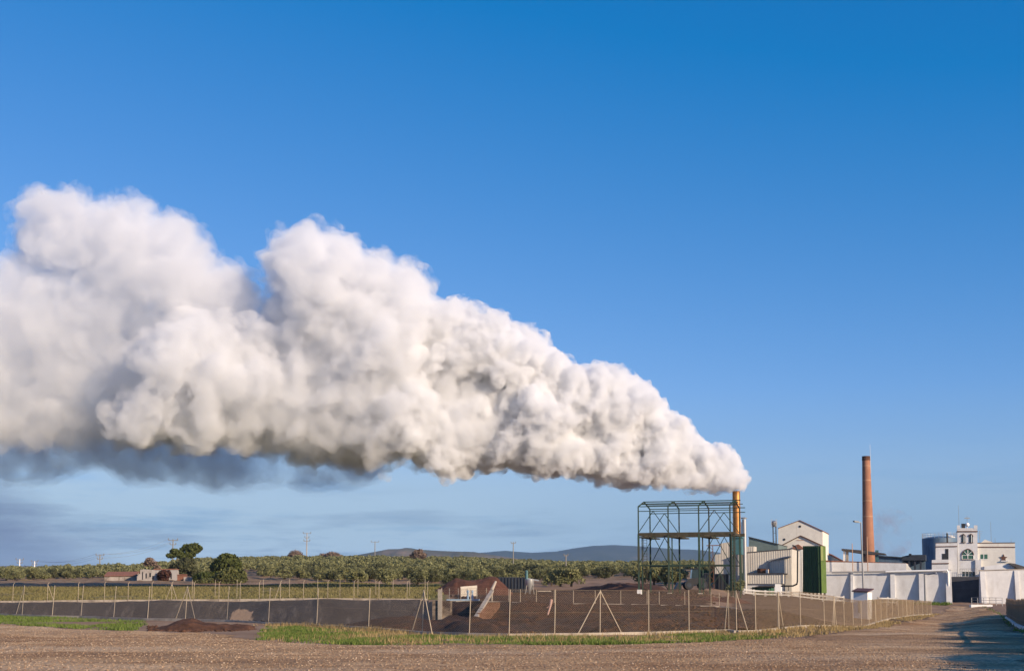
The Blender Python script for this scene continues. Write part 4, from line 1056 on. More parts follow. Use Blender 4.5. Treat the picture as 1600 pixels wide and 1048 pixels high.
# purlins and long beams
for f_, z_, h_ in ((0, zE, .12), (.25, zE+.38, .2), (.5, zR, .14), (.75, zE+.36, .1), (1, zE, .12), (0, zM, .11), (1, zM, .11)):
    a_, b_ = rowA[0].lerp(rowB[0], f_), rowA[3].lerp(rowB[3], f_); hbar('purlin', zz_(a_, z_), zz_(b_+uf*.7, z_), .1, h_*.8)
for row in (rowA, rowB):
    hbar('floor_beam', zz_(row[0], zP), zz_(row[3]+uf*.6, zP), .2, .36, 'rustbeam'); hbar('tie_beam', zz_(row[0], zL), zz_(row[3], zL), .09, .12)
    for i in (0, 2):
        a_, b_ = row[i], row[i+1]; mid = (a_+b_)/2
        for e_ in (a_, b_):
            hbar('brace', zz_(e_, zP+.2), zz_(mid, zM), .08, .08); hbar('brace', zz_(e_, zL+.1), zz_(mid, zP-.2), .08, .08)
    a_, b_ = row[2], row[3]; mid = (a_+b_)/2
    for e_ in (a_, b_): hbar('brace', zz_(e_, G0(e_.x, e_.y)+.6), zz_(mid, zL-.1), .09, .09)
a_, b_ = rowA[0], rowA[1]; hbar('brace', zz_(b_, G0(b_.x, b_.y)+.4), zz_(a_.lerp(b_, .5), zL-.6), .09, .09)
# caged ladders at both ends
for q in (rowA[3]+uf*.35-wf*.2, rowA[0]+uf*.5+wf*2):
    m = MB(); g_ = G0(q.x, q.y)
    for d_ in (-.2, .2): m.bar(zz_(q+uf*d_, g_-.1), zz_(q+uf*d_, zP), .05)
    for k in range(int((zP-g_)/.32)): m.bar(zz_(q-uf*.2, g_+.2+.32*k), zz_(q+uf*.2, g_+.2+.32*k), .035)
    m.build('ladder', MT['rustbeam'], t)

# ------------------------------------------------------------------ heaps and gear round the pond
def heap(name, label, cat, pts, Y, depth, mat, seed, n=70, gy=None):
    """a loose heap: skyline through pixel points at distance Y, rounded front and back"""
    xs_ = np.linspace(pts[0][0], pts[-1][0], n); ys_ = np.interp(xs_, *zip(*pts)); rows = 26; V = []
    Xc = (xs_-800)/F*Y/1.005
    for j in range(rows):
        s = j/(rows-1); Yj = Y+(s-.5)*depth
        Xj = Xc+(s-.5)*0; gz = g0(Xj, np.full_like(Xj, Yj)); top = EYE+(935-ys_)/F*Y*.997
        k = max(0, 1-abs(2*s-1)**1.5)
        h = np.maximum(0, top-g0(Xc, np.full_like(Xc, Y)))*k
        nz = vnoise(Xj, np.full_like(Xj, Yj), .35, seed, 5)*.35+vnoise(Xj, np.full_like(Xj, Yj), 1.6, seed+1, 3)*.12
        V.append(np.stack([Xj, np.full_like(Xj, Yj), gz-.25+h*(1+nz*.25*(1-k*.6))+np.minimum(h, .5)*nz], 1))
    V = np.concatenate(V); i = (np.arange(rows-1)[:, None]*n+np.arange(n-1)[None]).reshape(-1)
    o = npmesh(name, V, np.stack([i, i+1, i+n+1, i+n], 1), mat, smooth=True); return tag(o, label, cat)
heap('compost_heap', 'reddish brown peaked compost heap behind the pale panel wall', 'heap', [(672, 928), (684, 918), (700, 908), (712, 902.5), (724, 902), (738, 904), (748, 902), (760, 900), (776, 901), (790, 912), (806, 927)], 152, 15, MT['soilred'], 41)
heap('compost_heap', 'long low dark brown compost heap left of the steel frame', 'heap', [(862, 926), (885, 921), (905, 917), (925, 912.5), (940, 912), (952, 908.5), (965, 908), (985, 907.5), (1003, 908), (1025, 912), (1048, 921), (1066, 929)], 165, 18, MT['soil'], 42)
heap('soil_heap', 'small dark soil mound between the pond and the steel frame', 'heap', [(1035, 938), (1050, 932), (1066, 927), (1080, 933), (1096, 929), (1108, 926), (1122, 931), (1140, 927), (1152, 930), (1168, 934), (1180, 941)], 128, 7, MT['soilred'], 43)
heap('earth_bank', 'clods of red earth heaped beside the left fence', 'heap', [(216, 984), (238, 975), (262, 970), (285, 962), (300, 961), (322, 966), (350, 968), (372, 969), (392, 972), (412, 984)], 63, 4.5, M('red_earth', (.095, .045, .026), .95, .5, 2.5, bmp=.15), 44)
# clods on the earth bank
# pale panel wall
P = base(719, 137); t = thing('panel_wall', 'pale timber panel wall standing before the reddish heap', 'panel', P)
m = MB(); block(m, P, R(8), [(719.5, 916), (745.5, 914), (746, 936), (719.5, 937)], .2); m.build('panel', M('pale_boards', (.58, .52, .43), .85, .15, 2, stain=(.3, .25, .2)), t)
m = MB()
for k in range(1, 5): plate(m, P, R(8), [(719.5, 916+k*4), (745.5, 914.2+k*4), (745.5, 914.6+k*4), (719.5, 916.4+k*4)], .03, .06)
m.build('batten', MT['concrete'], t)
# pump platform
P = base(698, 114); t = thing('pump_platform', 'pale blue steel deck with pumps and rails on the pond bank', 'platform', P)
m = MB(); block(m, P, R(4), [(698, 935.6), (749.5, 935.2), (749.5, 937.6), (698, 938)], 1.6); m.build('deck', MT['paleblue'], t)
m = MB(); block(m, P+Vector((0, .1, 0)), R(4), [(701, 938), (749, 937.6), (749, 943), (701, 943)], 1.3); m.build('plinth', MT['concrete'], t)
for cx in (731, 738):
    m = MB(); c_ = pp(P+Vector((0, .7, 0)), R(4), cx, 935.5); m.lathe(c_, [(.1, 0), (.1, .35), (.06, .4), (.06, .55), (.11, .6), (.11, .75), (.03, .8)], 12); m.build('pump', MT['paleblue'], t, smooth=True)
for cx in (702, 716, 730, 745):
    m = MB(); c_ = pp(P+Vector((0, 1.5, 0)), R(4), cx, 936); m.tube(c_, c_+Z*1.0, .03); m.build('rail_post', MT['galv'], t)
# concrete pillar wall dividing the ponds
P = base(675, 104); P.z -= 1
t = thing('sluice_wall', 'weathered concrete sluice wall dividing the black pond from the brown pond', 'wall', P)
m = MB()
block(m, P, R(-6), [(675.5, 937.5), (703, 938), (703, 1004), (675.5, 1004)], 1.2); m.build('wall', M('stained_concrete', (.27, .21, .15), .9, .3, 1.2, stain=(.07, .05, .04), stain_sc=(.6, 1, 1.6), stain_w=(.45, .6)), t)
m = MB(); plate(m, P, R(-6), rect(684.5, 920, 691, 990), .16, .2); m.build('sluice_gate', MT['concrete'], t)
# pond ramp
P1, P2 = at(743.5, 964.5, 95), at(769, 922.5, 113)
t = thing('chute_ramp', 'slanting concrete chute with brick steps running down the pond bank', 'ramp', P1)
m = MB(); m.bar(P1, P2, .3, .22); m.build('chute', MT['concrete'], t)
P3, P4 = at(755, 960, 96), at(772, 941.5, 107.5)
m = MB(); n_ = 9
for k in range(n_):
    q = P3.lerp(P4, (k+.5)/n_); m.obox(q-Vector((.45, .3, .35)), R(10), 1.0, .8, .45)
m.build('step', M('brick_steps', (.15, .08, .052), .9, .4, 2), t)
m = MB(); q = at(768.5, 921, 113); m.tube(q, q+Vector((.35, .3, .75)), .16, .1); m.tube(q-Z*1.4, q, .09); m.build('spout', MT['concrete'], t)
# dark walled bay and hopper
P = base(778, 158); t = thing('dark_container', 'black blue open storage bay beside the reddish compost heap', 'container', P)
m = MB(); block(m, P, R(-6), [(778, 901.2), (821.5, 901.2), (821.5, 930), (778, 930)], 4); m.build('body', MT['darkblue'], t)
m = MB()
for k in range(9): x_ = 779+k*5; plate(m, P, R(-6), rect(x_, 902, x_+1, 929), .1, .12)
m.build('rib', MT['black'], t)
P = base(827, 150); t = thing('silver_hopper', 'galvanised conical hopper on legs with a teal motor on top', 'hopper', P)
c_ = at(827.5, 904.5, 150)
zt = c_.z; m = MB(); m.lathe((c_.x, c_.y, zt-1.75), [(.12, 0), (.16, .25), (.52, 1.1), (.52, 1.75), (.48, 1.78)], 18); m.build('cone', MT['zinc'], t, smooth=True)
for k in range(4): a_ = .8+k*1.57; MB().tube((c_.x+.75*math.cos(a_), c_.y+.75*math.sin(a_), G0(c_.x, c_.y)-.1), (c_.x+.5*math.cos(a_), c_.y+.5*math.sin(a_), zt-.7), .05).build('leg', MT['galv'], t)
m = MB(); m.tube((c_.x-.35, c_.y, zt), (c_.x-.35, c_.y, zt+.85), .17); m.ball((c_.x-.35, c_.y, zt+.9), .17); m.build('motor', MT['tealbox'], t, smooth=True)
m = MB(); m.bar((c_.x-.4, c_.y, zt+.1), (c_.x+1.1, c_.y, zt-.15), .16); m.build('feed_arm', MT['zinc'], t)
m = MB(); 
q0, q1, q2 = at(861.5, 937, 99), at(860, 946, 98.6), at(855.8, 960, 98)
m.tube(q2, q1, .06, .08); m.tube(q1, q0, .09, .12); m.tube(q1, at(854.5, 949, 98.6), .07, .04); tag(m.build('bent_pipe', MT['pink'], smooth=True), 'pinkish bent pipe end sticking out of the brown pond bank', 'pipe')
t_ = MB().obox(at(840, 923.8, 150), R(3), 1.6, 1.0, .12); tag(t_.build('pale_plate', MT['concrete']), 'thin pale slab lying by the long dark heap', 'slab')
# wheel loader and skips under the frame
P = on(1086, 170); t = thing('wheel_loader', 'dark wheel loader parked behind the steel frame', 'loader', P)
def lp(x_, y_, z_): return P+Vector((x_, y_, z_+.0))
m = MB(); m.prism([lp(-1.1, -.9, .7), lp(1.3, -.9, .7), lp(1.3, -.9, 1.5), lp(.5, -.9, 1.65), lp(-1.1, -.9, 1.45)], Vector((0, 1.8, 0))); m.build('body', MT['black'], t)
m = MB(); m.prism([lp(-.55, -.7, 1.55), lp(.5, -.7, 1.6), lp(.4, -.7, 2.75), lp(-.4, -.7, 2.75)], Vector((0, 1.4, 0))); cab = m.build('cab', MT['glass'], t)
m = MB(); m.obox(lp(-.55, -.8, 2.75), 0, 1.1, 1.6, .1); m.build('cab_roof', MT['black'], t)
for x_ in (-.9, 1.0):
    for y_ in (-1.15, .75):
        wh = MB().tube(lp(x_, y_, .65), lp(x_, y_+.42, .65), .58, n=18).build('wheel', MT['black'], t)
        MB().tube(lp(x_, y_-.02, .65), lp(x_, y_+.44, .65), .3, n=12).build('rim', MT['darkblue'], wh)
for y_ in (-.5, .5): MB().bar(lp(-1.0, y_, 1.1), lp(-2.0, y_, .6), .16).build('lift_arm', MT['black'], t)
m = MB(); m.prism([lp(-1.9, -1.1, .15), lp(-2.7, -1.1, .15), lp(-2.3, -1.1, 1.0), lp(-1.95, -1.1, .95)], Vector((0, 2.2, 0))); m.build('bucket', MT['black'], t)
for y_ in (-.55, .55): MB().tube(lp(-1.12, y_, 1.2), lp(-1.06, y_, 1.2), .12).build('headlight', MT['whitepaint'], t)
for x0, y0, x1, Y_, lab in ((1096.5, 895.5, 1108, 182, 'narrower dark blue skip container next to the loader behind the frame'), (1116, 896.5, 1139, 186, 'wider black skip container behind the right end of the steel frame')):
    P = base(x0, Y_); t = thing('skip_container', lab, 'container', P, group='skip containers behind the frame')
    m = MB(); block(m, P, R(-8), [(x0, y0), (x1, y0-.3), (x1-.5, 932), (x0+.5, 932)], 2.4); m.build('body', MT['darkblue'] if x0 < 1110 else MT['black'], t)
    m = MB()
    for k in range(5):
        x_ = x0+.6+k*(x1-x0-1.6)/4; plate(m, P, R(-8), rect(x_, y0+.4, x_+.7, 931), .1, .12)
    plate(m, P, R(-8), rect(x0-.2, y0-.6, x1+.2, y0+.4), .12, .14)
    m.build('rib', MT['darkblue'], t)
for (xa, xb, Y_, h_, lab) in ((1104, 1122, 178, .42, 'narrow lattice conveyor mast seen through the frame'),):
    P = base(1112, Y_); t = thing('lattice_mast', lab, 'mast', P); z1 = zof(852, P)
    m = MB(); 
    for d_ in (-.35, .35): m.bar(P+Vector((d_, 0, -.1)), Vector((P.x+d_*.7, P.y, z1)), .08)
    for k in range(9):
        za, zb2 = P.z+(z1-P.z)*k/9, P.z+(z1-P.z)*(k+1)/9; s_ = 1 if k % 2 else -1; m.bar((P.x-.32*s_, P.y, za), (P.x+.3*s_, P.y, zb2), .05)
    m.build('lattice', MT['rust'], t)
    m = MB(); m.bar((P.x-.6, P.y, z1), (P.x+1.2, P.y, z1+.05), .12); m.build('head_beam', MT['rust'], t)

# ------------------------------------------------------------------ fences
def chain_fence(name, label, path, Hh, pitch, rp, rw, braces=(), grp=None, tilt=None, kerb=False, top_bend=False, sparse=1, wire=True, posts=None):
    pts = [on(px_, Y_) for px_, Y_ in path]
    t = thing(name, label, 'fence', pts[0], grp)
    tops = []
    for k, (p, (px_, Y_)) in enumerate(zip(pts, path)):
        tl = (tilt(px_) if tilt else 0); h_ = Hh(px_) if callable(Hh) else Hh
        tp = p+Vector((tl*h_, 0, h_)); tops.append(tp)
        if posts is None or k in posts:
            m = MB(); m.tube(p-Z*.25, tp, rp, n=7)
            if top_bend: m.tube(tp, tp+Vector((.12, .04, .16)), rp*.8, n=6)
            m.build('post', MT['post'], t, smooth=True)
    for px_, Y_, sp in braces:
        k = min(range(len(path)), key=lambda q: abs(path[q][0]-px_)); p, tp = pts[k], tops[k]
        a_, b_ = pts[max(0, k-1)], pts[min(len(pts)-1, k+1)]; d_ = (b_-a_); d_.z = 0; d_.normalize()
        for s_ in sp:
            f_ = p+d_*s_; f_.z = G0(f_.x, f_.y)-.15; MB().tube(f_, tp-Z*.06, rp*1.05, n=7).build('brace', MT['post'], t, smooth=True)
    if wire:
        m = MB(); r3 = [(math.cos(a_), math.sin(a_)) for a_ in (.5, 2.6, 4.7)]
        V, Q = [], []
        def thin(a_, b_, r_):
            d_ = (b_-a_).normalized(); n1 = Vector((d_.y, -d_.x, 0)); n1 = n1.normalized() if n1.length > 1e-4 else Vector((1, 0, 0)); n2 = d_.cross(n1); o = len(V)
            for q in (a_, b_):
                for c_, s_ in r3: V.append(q+(n1*c_+n2*s_)*r_)
            for i in range(3): Q.append((o+i, o+(i+1) % 3, o+3+(i+1) % 3, o+3+i))
        for (a0, a1), (b0, b1) in zip(zip(pts, tops), zip(pts[1:], tops[1:])):
            h_ = (a1.z-a0.z); L = (b0-a0).length; n_ = max(1, int(L/pitch)); asp = h_/L
            def P_(u_, v_): return (a0.lerp(b0, u_)).lerp(a1.lerp(b1, u_), v_*.97)+Z*.04
            for k in range(-int(n_*asp)-1, n_+1):
                u0 = k/n_; u1 = u0+asp
                # rising
                s0, s1 = max(0, -u0/asp), min(1, (1-u0)/asp)
                if s1 > s0+.02: thin(P_(u0+asp*s0, s0), P_(u0+asp*s1, s1), rw); thin(P_(1-u0-asp*s0, s0), P_(1-u0-asp*s1, s1), rw)
            for v_ in (.02, .5, 1.0): thin(P_(0, v_), P_(1, v_), rw*1.6)
        npmesh('wire_mesh', V, Q, MT['wire'], t)
    if kerb:
        m = MB()
        for a_, b_ in zip(pts, pts[1:]):
            d_ = (b_-a_); d_.z = 0; d_.normalize(); n_ = Vector((-d_.y, d_.x, 0))*.13
            m.prism([a_-n_-Z*.3-d_*.02, a_+n_-Z*.3-d_*.02, a_+n_+Z*kerb-d_*.02, a_-n_+Z*kerb-d_*.02], (b_-a_)+d_*.04)
        m.build('kerb', MT['concrete'], t)
    return t
tilt = lambda px_: np.interp(px_, [0, 200, 600, 900, 1100], [.05, .05, .04, .02, 0])*(1+.25*math.sin(px_*1.7))
chain_fence('chain_link_fence', 'chain link fence on pale posts along the near edge of the ponds', FPATH, 2.0, .10, .021, .0024,
            braces=[(35, 0, (-.8,)), (290, 0, (-.9, .9)), (660, 0, (-1.0, .9)), (937, 0, (-1.3, 1.3)), (1138, 0, (-.35,))], tilt=tilt, kerb=.13)
chain_fence('chain_link_fence', 'chain link fence with pale posts receding along the road towards the gate', RPATH, lambda x: np.interp(x, [1138, 1180, 1345, 1455], [2.0, 1.95, 2.0, 1.75]), .085, .023, .0026,
            braces=[(1150, 0, (.6,)), (1216, 0, (1.2,)), (1303, 0, (-.9, .9)), (1367, 0, (.9,)), (1416, 0, (.9,))], kerb=.12)
rnd = random.Random(5)
far = [(-140, 113.5)]+[(x_, 113.6) for x_ in (-60, 20, 74, 122, 163, 200, 237, 268, 303, 342, 375, 405, 438, 474, 512, 553, 592, 636, 668)]
chain_fence('chain_link_fence', 'distant chain link fence with bent post tops along the far bank of the black pond', far, 1.65, .28, .022, .002, braces=[(74, 0, (.7,)), (268, 0, (-.6, .6)), (438, 0, (-.6,))], top_bend=True, kerb=.22)
far2 = [(690, 112), (720, 112), (760, 112), (795, 111.5), (813, 111), (838, 111), (866, 110.5), (896, 110), (930, 110), (970, 109.8), (1011, 109.5), (1030, 109), (1070, 108.5), (1111, 108), (1124, 108), (1150, 107)]
chain_fence('chain_link_fence', 'distant low chain link fence behind the brown sludge pond', far2, 1.2, .26, .024, .002, kerb=.08)
back = [(x_, 121+.004*x_) for x_ in (300, 336, 370, 411, 452, 496, 531, 559, 587, 614, 640, 664)]
chain_fence('chain_link_fence', 'faint back fence of thin posts in the meadow behind the far bank', back, 1.9, .4, .02, .002)
# brown palisade at the right edge
pa = [(1572, 118), (1579, 105), (1588, 90), (1604, 73), (1640, 55), (1700, 42)]
pts = [on(*q) for q in pa]
t = thing('palisade_fence', 'brown slatted fence on a pale kerb at the right edge of the road', 'fence', pts[0])
slats = 0
for a_, b_ in zip(pts, pts[1:]):
    L = (b_-a_).length; n_ = int(L/.55); d_ = (b_-a_).normalized()
    for k in range(n_):
        if slats >= 98: break
        q = a_.lerp(b_, k/n_); m = MB(); h_ = 1.75+rnd.uniform(-.05, .05); nn = Vector((-d_.y, d_.x, 0))*.02
        m.prism([q-nn+Z*.2, q-nn+d_*.4+Z*.2, q-nn+d_*.4+Z*h_, q-nn+d_*.2+Z*(h_+.08), q-nn+Z*h_], nn*2); m.build('slat', MT['slat'], t); slats += 1
m = MB()
for a_, b_ in zip(pts, pts[1:]):
    d_ = (b_-a_).normalized(); nn = Vector((-d_.y, d_.x, 0))*.05
    for z_ in (.5, 1.4): m.prism([a_-nn*1.6+Z*z_, a_-nn*.7+Z*z_, a_-nn*.7+Z*(z_+.09), a_-nn*1.6+Z*(z_+.09)], b_-a_)
m.build('rail', MT['slat'], t)
m = MB()
for a_, b_ in zip(pts, pts[1:]):
    d_ = (b_-a_); d_.z = 0; d_.normalize(); nn = Vector((-d_.y, d_.x, 0))*.16; m.prism([a_-nn-Z*.4, a_+nn-Z*.4, a_+nn+Z*.2, a_-nn+Z*.2], (b_-a_)+d_*.02)
m.build('kerb', MT['white'], t)

# ------------------------------------------------------------------ trees
def leaves(blobs, n, size, seed, shell=.55, flat=1.0, gap=-.32):
    """leaf-sized quads spread through and over a set of ellipsoid blobs (x, y, z, rx, ry, rz)"""
    rng = np.random.default_rng(seed); B = np.array(blobs, float)
    vol = (B[:, 3]*B[:, 4]*B[:, 5])**.67; pick = rng.choice(len(B), n, p=vol/vol.sum()); b = B[pick]
    d = rng.normal(size=(n, 3)); d /= np.linalg.norm(d, axis=1)[:, None]
    r = shell+(1-shell)*rng.random(n)**.6; r *= rng.uniform(.85, 1.12, n)
    c = b[:, :3]+d*r[:, None]*b[:, 3:]
    # gaps: drop leaves by a clumpy noise
    nz = np.sin(c[:, 0]*3.1+seed)*np.sin(c[:, 1]*2.7+seed*2)*np.sin(c[:, 2]*3.3+seed*3)
    c = c[nz > gap]; d = d[nz > gap]; n = len(c)
    nr = d*.7+rng.normal(size=(n, 3))*.6; nr /= np.linalg.norm(nr, axis=1)[:, None]
    t1 = np.cross(nr, rng.normal(size=(n, 3))); t1 /= np.linalg.norm(t1, axis=1)[:, None]; t2 = np.cross(nr, t1)
    s = size*rng.uniform(.6, 1.3, n)[:, None]
    V = np.stack([c-t1*s, c-t2*s*.5*flat, c+t1*s, c+t2*s*.5*flat], 1).reshape(-1, 3)
    return V, np.arange(4*n).reshape(-1, 4)
def trunk_mb(segs):
    m = MB()
    for a_, b_, r0, r1 in segs: m.tube(a_, b_, r0, r1, 7)
    return m
def leaf_mesh(name, V, Q, mat):
    o = npmesh(name, V, Q, mat); me = o.data; bpy.data.objects.remove(o); return me
def mb_mesh(name, m, mat):
    o = m.build(name, mat, smooth=True); me = o.data; bpy.data.objects.remove(o); return me
OL = []
rnd = random.Random(11)
for k in range(7):
    rg = random.Random(k*7+1); bl = []
    for i in range(10):
        a_ = i*2.4+rg.uniform(-.4, .4); rr = rg.uniform(.5, 1.35) if i else 0
        bl.append((math.cos(a_)*rr, math.sin(a_)*rr, rg.uniform(.85, 2.15)-.25*rr, rg.uniform(.55, .9), rg.uniform(.55, .9), rg.uniform(.5, .75)))
    V, Q = leaves(bl, 1500, .17, k, .45)
    seg = [((0, 0, -.3), (.05, .02, .5), .2, .15)]
    for i in range(4):
        a_ = i*1.57+rg.uniform(-.4, .4); e = (math.cos(a_)*.7, math.sin(a_)*.7, 1.2); seg += [((.05, .02, .45), e, .11, .05), (e, (e[0]*1.3, e[1]*1.3, 1.8), .05, .02)]
    V2, Q2 = leaves(bl, 420, .34, k+50, .4)
    OL.append((leaf_mesh('crown', V, Q, MT['olive'] if k < 5 else MT['olivedark']), mb_mesh('trunk', trunk_mb(seg), MT['bark']), V2, Q2))
# where the olives stand: rows over the hillside
spots = []
rg = random.Random(3)
for r_ in range(0, 78):
    for c_ in range(-56, 48):
        X_ = c_*6.6+(r_ % 2)*1.2+rg.uniform(-1.3, 1.3); Y_ = 224+r_*6.1+rg.uniform(-1.2, 1.2)
        X_ += (Y_-224)*.10
        px_ = 800+F*X_/(Y_*1.005)
        if not -60 < px_ < 1175: continue
        ymin = np.interp(px_, [-60, 0, 200, 330, 420, 500, 700, 830, 880, 950, 1010, 1090, 1175], [318, 318, 335, 345, 300, 250, 224, 224, 232, 290, 300, 300, 260])
        ymax = np.interp(px_, [-60, 200, 330, 900, 1175], [480, 520, 655, 680, 640])
        if not ymin < Y_ < ymax: continue
        if abs(px_-388) < 20 and Y_ < 400: continue
        if 1050 < px_ < 1072 and Y_ < 420: continue
        if 158 < px_ < 305 and Y_ < 352: continue
        if rg.random() < .07: continue
        spots.append((Y_, X_))
extra = [(876, 206, 1.15), (893, 200, 1.2), (862, 214, 1.0), (1005, 212, 1.35), (1022, 206, 1.2), (1040, 210, 1.35), (1056, 204, 1.2), (1098, 214, 1.1), (1118, 214, 1.1), (9, 320, 1.3), (22, 318, 1.1), (50, 322, 1.2), (1150, 165, .8)]
spots = sorted(spots)
GROVE = 'olive trees in rows on the hillside'
n_ind = 0
def place_tree(k, X_, Y_, s, rz, label, cat, group, name='olive_tree'):
    cr, tr, _, _ = OL[k]
    t = thing(name, label, cat, (X_, Y_, G0(X_, Y_)-.05), group); t.scale = (s, s, s*rg.uniform(.92, 1.05)); t.rotation_euler[2] = rz
    for nm, me in (('crown', cr), ('trunk', tr)):
        o = bpy.data.objects.new(nm, me); COL.objects.link(o); o.parent = t
    return t
LAB = ['grey green olive tree among the nearer rows of the grove', 'darker green olive tree among the nearer rows of the grove']
restV, restQ, off = [], [], 0
left_lab = 'shaded olive tree on the low ridge behind the farm ruins'
for i, (Y_, X_) in enumerate(spots):
    k = rg.randrange(7); s = rg.uniform(.85, 1.25); rz = rg.uniform(0, 6.28); px_ = 800+F*X_/(Y_*1.005)
    if n_ind < 272:
        place_tree(k, X_, Y_, s, rz, (left_lab if px_ < 330 else LAB[1] if k >= 5 else LAB[0]), 'olive tree', GROVE if px_ >= 330 else 'olive trees behind the farm'); n_ind += 1
    else:
        V2, Q2 = OL[k][2], OL[k][3]; c_, s_ = math.cos(rz), math.sin(rz)
        restV.append(np.stack([(V2[:, 0]*c_-V2[:, 1]*s_)*s+X_, (V2[:, 0]*s_+V2[:, 1]*c_)*s+Y_, V2[:, 2]*s+G0(X_, Y_)], 1)); restQ.append(Q2+off); off += len(V2)
if restV:
    o = npmesh('olive_grove', np.concatenate(restV), np.concatenate(restQ), MT['olive']); tag(o, 'far olive trees merging along the crest of the hill', 'olive grove', kind='stuff')
names = ['olive tree on bare earth left of the long dark heap', 'taller olive tree on bare earth just left of the long dark heap', 'small olive tree behind the silver hopper', 'large olive tree behind the left legs of the steel frame', 'olive tree just inside the left bay of the steel frame', 'full olive tree behind the second pair of frame legs', 'olive tree behind the middle bay of the steel frame', 'olive tree behind the dark blue skip container', 'olive tree behind the black skip container', 'leftmost rounded olive on the edge of the brown field', 'second rounded olive on the edge of the brown field', 'separate rounded olive standing right of the leftmost pair', 'small bushy tree at the foot of the right frame legs']
for (px_, Y_, s), lab in zip(extra, names):
    p = at(px_, 935, Y_); place_tree(rg.randrange(5), p.x, Y_, s, rg.uniform(0, 6), lab, 'olive tree' if px_ < 1140 else 'tree', None, 'olive_tree' if px_ < 1140 else 'small_tree')

def tree(name, label, cat, px_, Y_, blobs, trunk, n, size, mat, seed, flat=1.0, shell=.5):
    """blobs in pixels: (px, py, rx, ry) at distance Y_; built in world coordinates"""
    p = base(px_, Y_); t = thing(name, label, cat, p); mpp = Y_/F; rg_ = random.Random(seed); B = []
    for (bx, by, rx, ry) in blobs:
        c_ = at(bx, by, Y_+rg_.uniform(-.35, .35)*rx*mpp)
        B.append((c_.x, c_.y, c_.z, rx*mpp, rx*mpp*.9, ry*mpp))
    V, Q = leaves(B, n, size, seed, shell, flat); npmesh('crown', V, Q, mat, t)
    m = MB()
    for (x0, y0, x1, y1, r0, r1) in trunk: m.tube(at(x0, y0, Y_), at(x1, y1, Y_), r0*mpp, r1*mpp, 8)
    m.build('trunk', MT['bark'], t, smooth=True); return t
tree('umbrella_pine', 'tall umbrella pine with sunlit flat topped crown behind the farm', 'pine tree', 292, 322,
     [(300, 858, 11, 8), (291, 855, 6.5, 5), (308, 857, 6, 5.5), (296, 866, 9, 4.5), (285, 858.5, 4, 4), (304, 851.5, 6, 3), (313, 856, 3, 3)], [(296, 912, 297, 884, 2.0, 1.6), (297, 884, 299, 862, 1.6, .8), (297, 880, 291, 860, 1, .5)], 5200, .42, MT['pine'], 61)
tree('umbrella_pine', 'lower umbrella pine with dark layered crown left of the taller pine', 'pine tree', 275, 316,
     [(275, 863, 9, 4.5), (268, 868, 6.5, 3), (282, 867, 6, 4), (263, 867, 3, 2), (272, 860, 5, 3), (285, 871, 4, 3)], [(282, 912, 281, 888, 1.5, 1.2), (281, 888, 275, 866, 1.2, .6)], 3200, .40, MT['pine'], 62)
tree('dense_tree', 'dense dark evergreen filling the space below the two pines', 'tree', 288, 312,
     [(286, 886, 15, 10), (277, 892, 10, 9), (298, 886, 9, 13), (290, 878, 10, 7), (303, 892, 6, 8), (270, 886, 6, 5)], [(290, 914, 289, 890, 2, 1.2)], 6000, .42, MT['olivedark'], 63)
tree('round_tree', 'big round dark tree with a sunlit right side beyond the meadow', 'tree', 352, 290,
     [(352, 880, 18, 13), (343, 885, 13, 9), (360, 876, 12, 11), (353, 870, 10, 6), (368, 882, 9, 10), (335, 886, 7, 7), (362, 890, 13, 8)], [(352, 915, 352, 885, 2.2, 1.4)], 8500, .40, MT['pine'], 64)
tree('leafy_bush', 'pale olive green shrub thicket in front of the round tree', 'bush', 360, 266,
     [(352, 902, 17, 12), (372, 905, 14, 10), (336, 908, 15, 8), (320, 910, 11, 6), (360, 894, 11, 8), (310, 911, 6, 4.5), (378, 898, 7, 8)], [(352, 917, 352, 904, 1.2, .8)], 7500, .33, MT['bush'], 65)
tree('green_bush', 'dark green low bush left of the pale shrub thicket', 'bush', 318, 275, [(322, 900, 12, 7), (310, 903, 9, 7), (335, 898, 9, 6)], [(322, 914, 322, 902, 1, .7)], 3000, .33, MT['pine'], 66)
tree('plum_tree', 'dark reddish leaved tree in front of the right white farmhouse', 'tree', 256, 300, [(256, 897, 9, 7), (250, 900, 5, 6), (262, 896, 5, 6), (255, 904, 8, 4)], [(256, 912, 256, 900, .9, .6)], 2600, .33, MT['redleaf'], 67)
tree('bare_tree', 'russet bare tree behind the white farm ruin', 'tree', 234, 345, [(234, 876, 7, 5.5), (229, 880, 5, 4), (240, 880, 6, 4), (246, 886, 5, 4)], [(234, 900, 234, 880, .9, .5)], 1500, .36, MT['twig'], 68, .6)
for (px_, Y_, bl, lab, sd_) in ((462, 560, [(462, 866, 11, 7), (454, 869, 6, 4), (470, 869, 6, 4)], 'bare domed tree on the ridge left of the power pole', 71),
                           (517, 570, [(519, 867, 12, 5.5), (505, 868, 7, 4), (528, 869, 6, 4)], 'wide reddish bare tree on the ridge right of the power pole', 72),
                           (652, 540, [(652, 865, 9, 7), (645, 869, 6, 5), (660, 868, 7, 5.5), (657, 860, 4, 3)], 'bare brown tree on the ridge beneath the reddish hill', 73)):
    tree('bare_tree', lab, 'tree', px_, Y_, bl, [(px_, 884, px_, 866, .9, .4)], 2600, .5, MT['twig'], sd_, .5, .3)
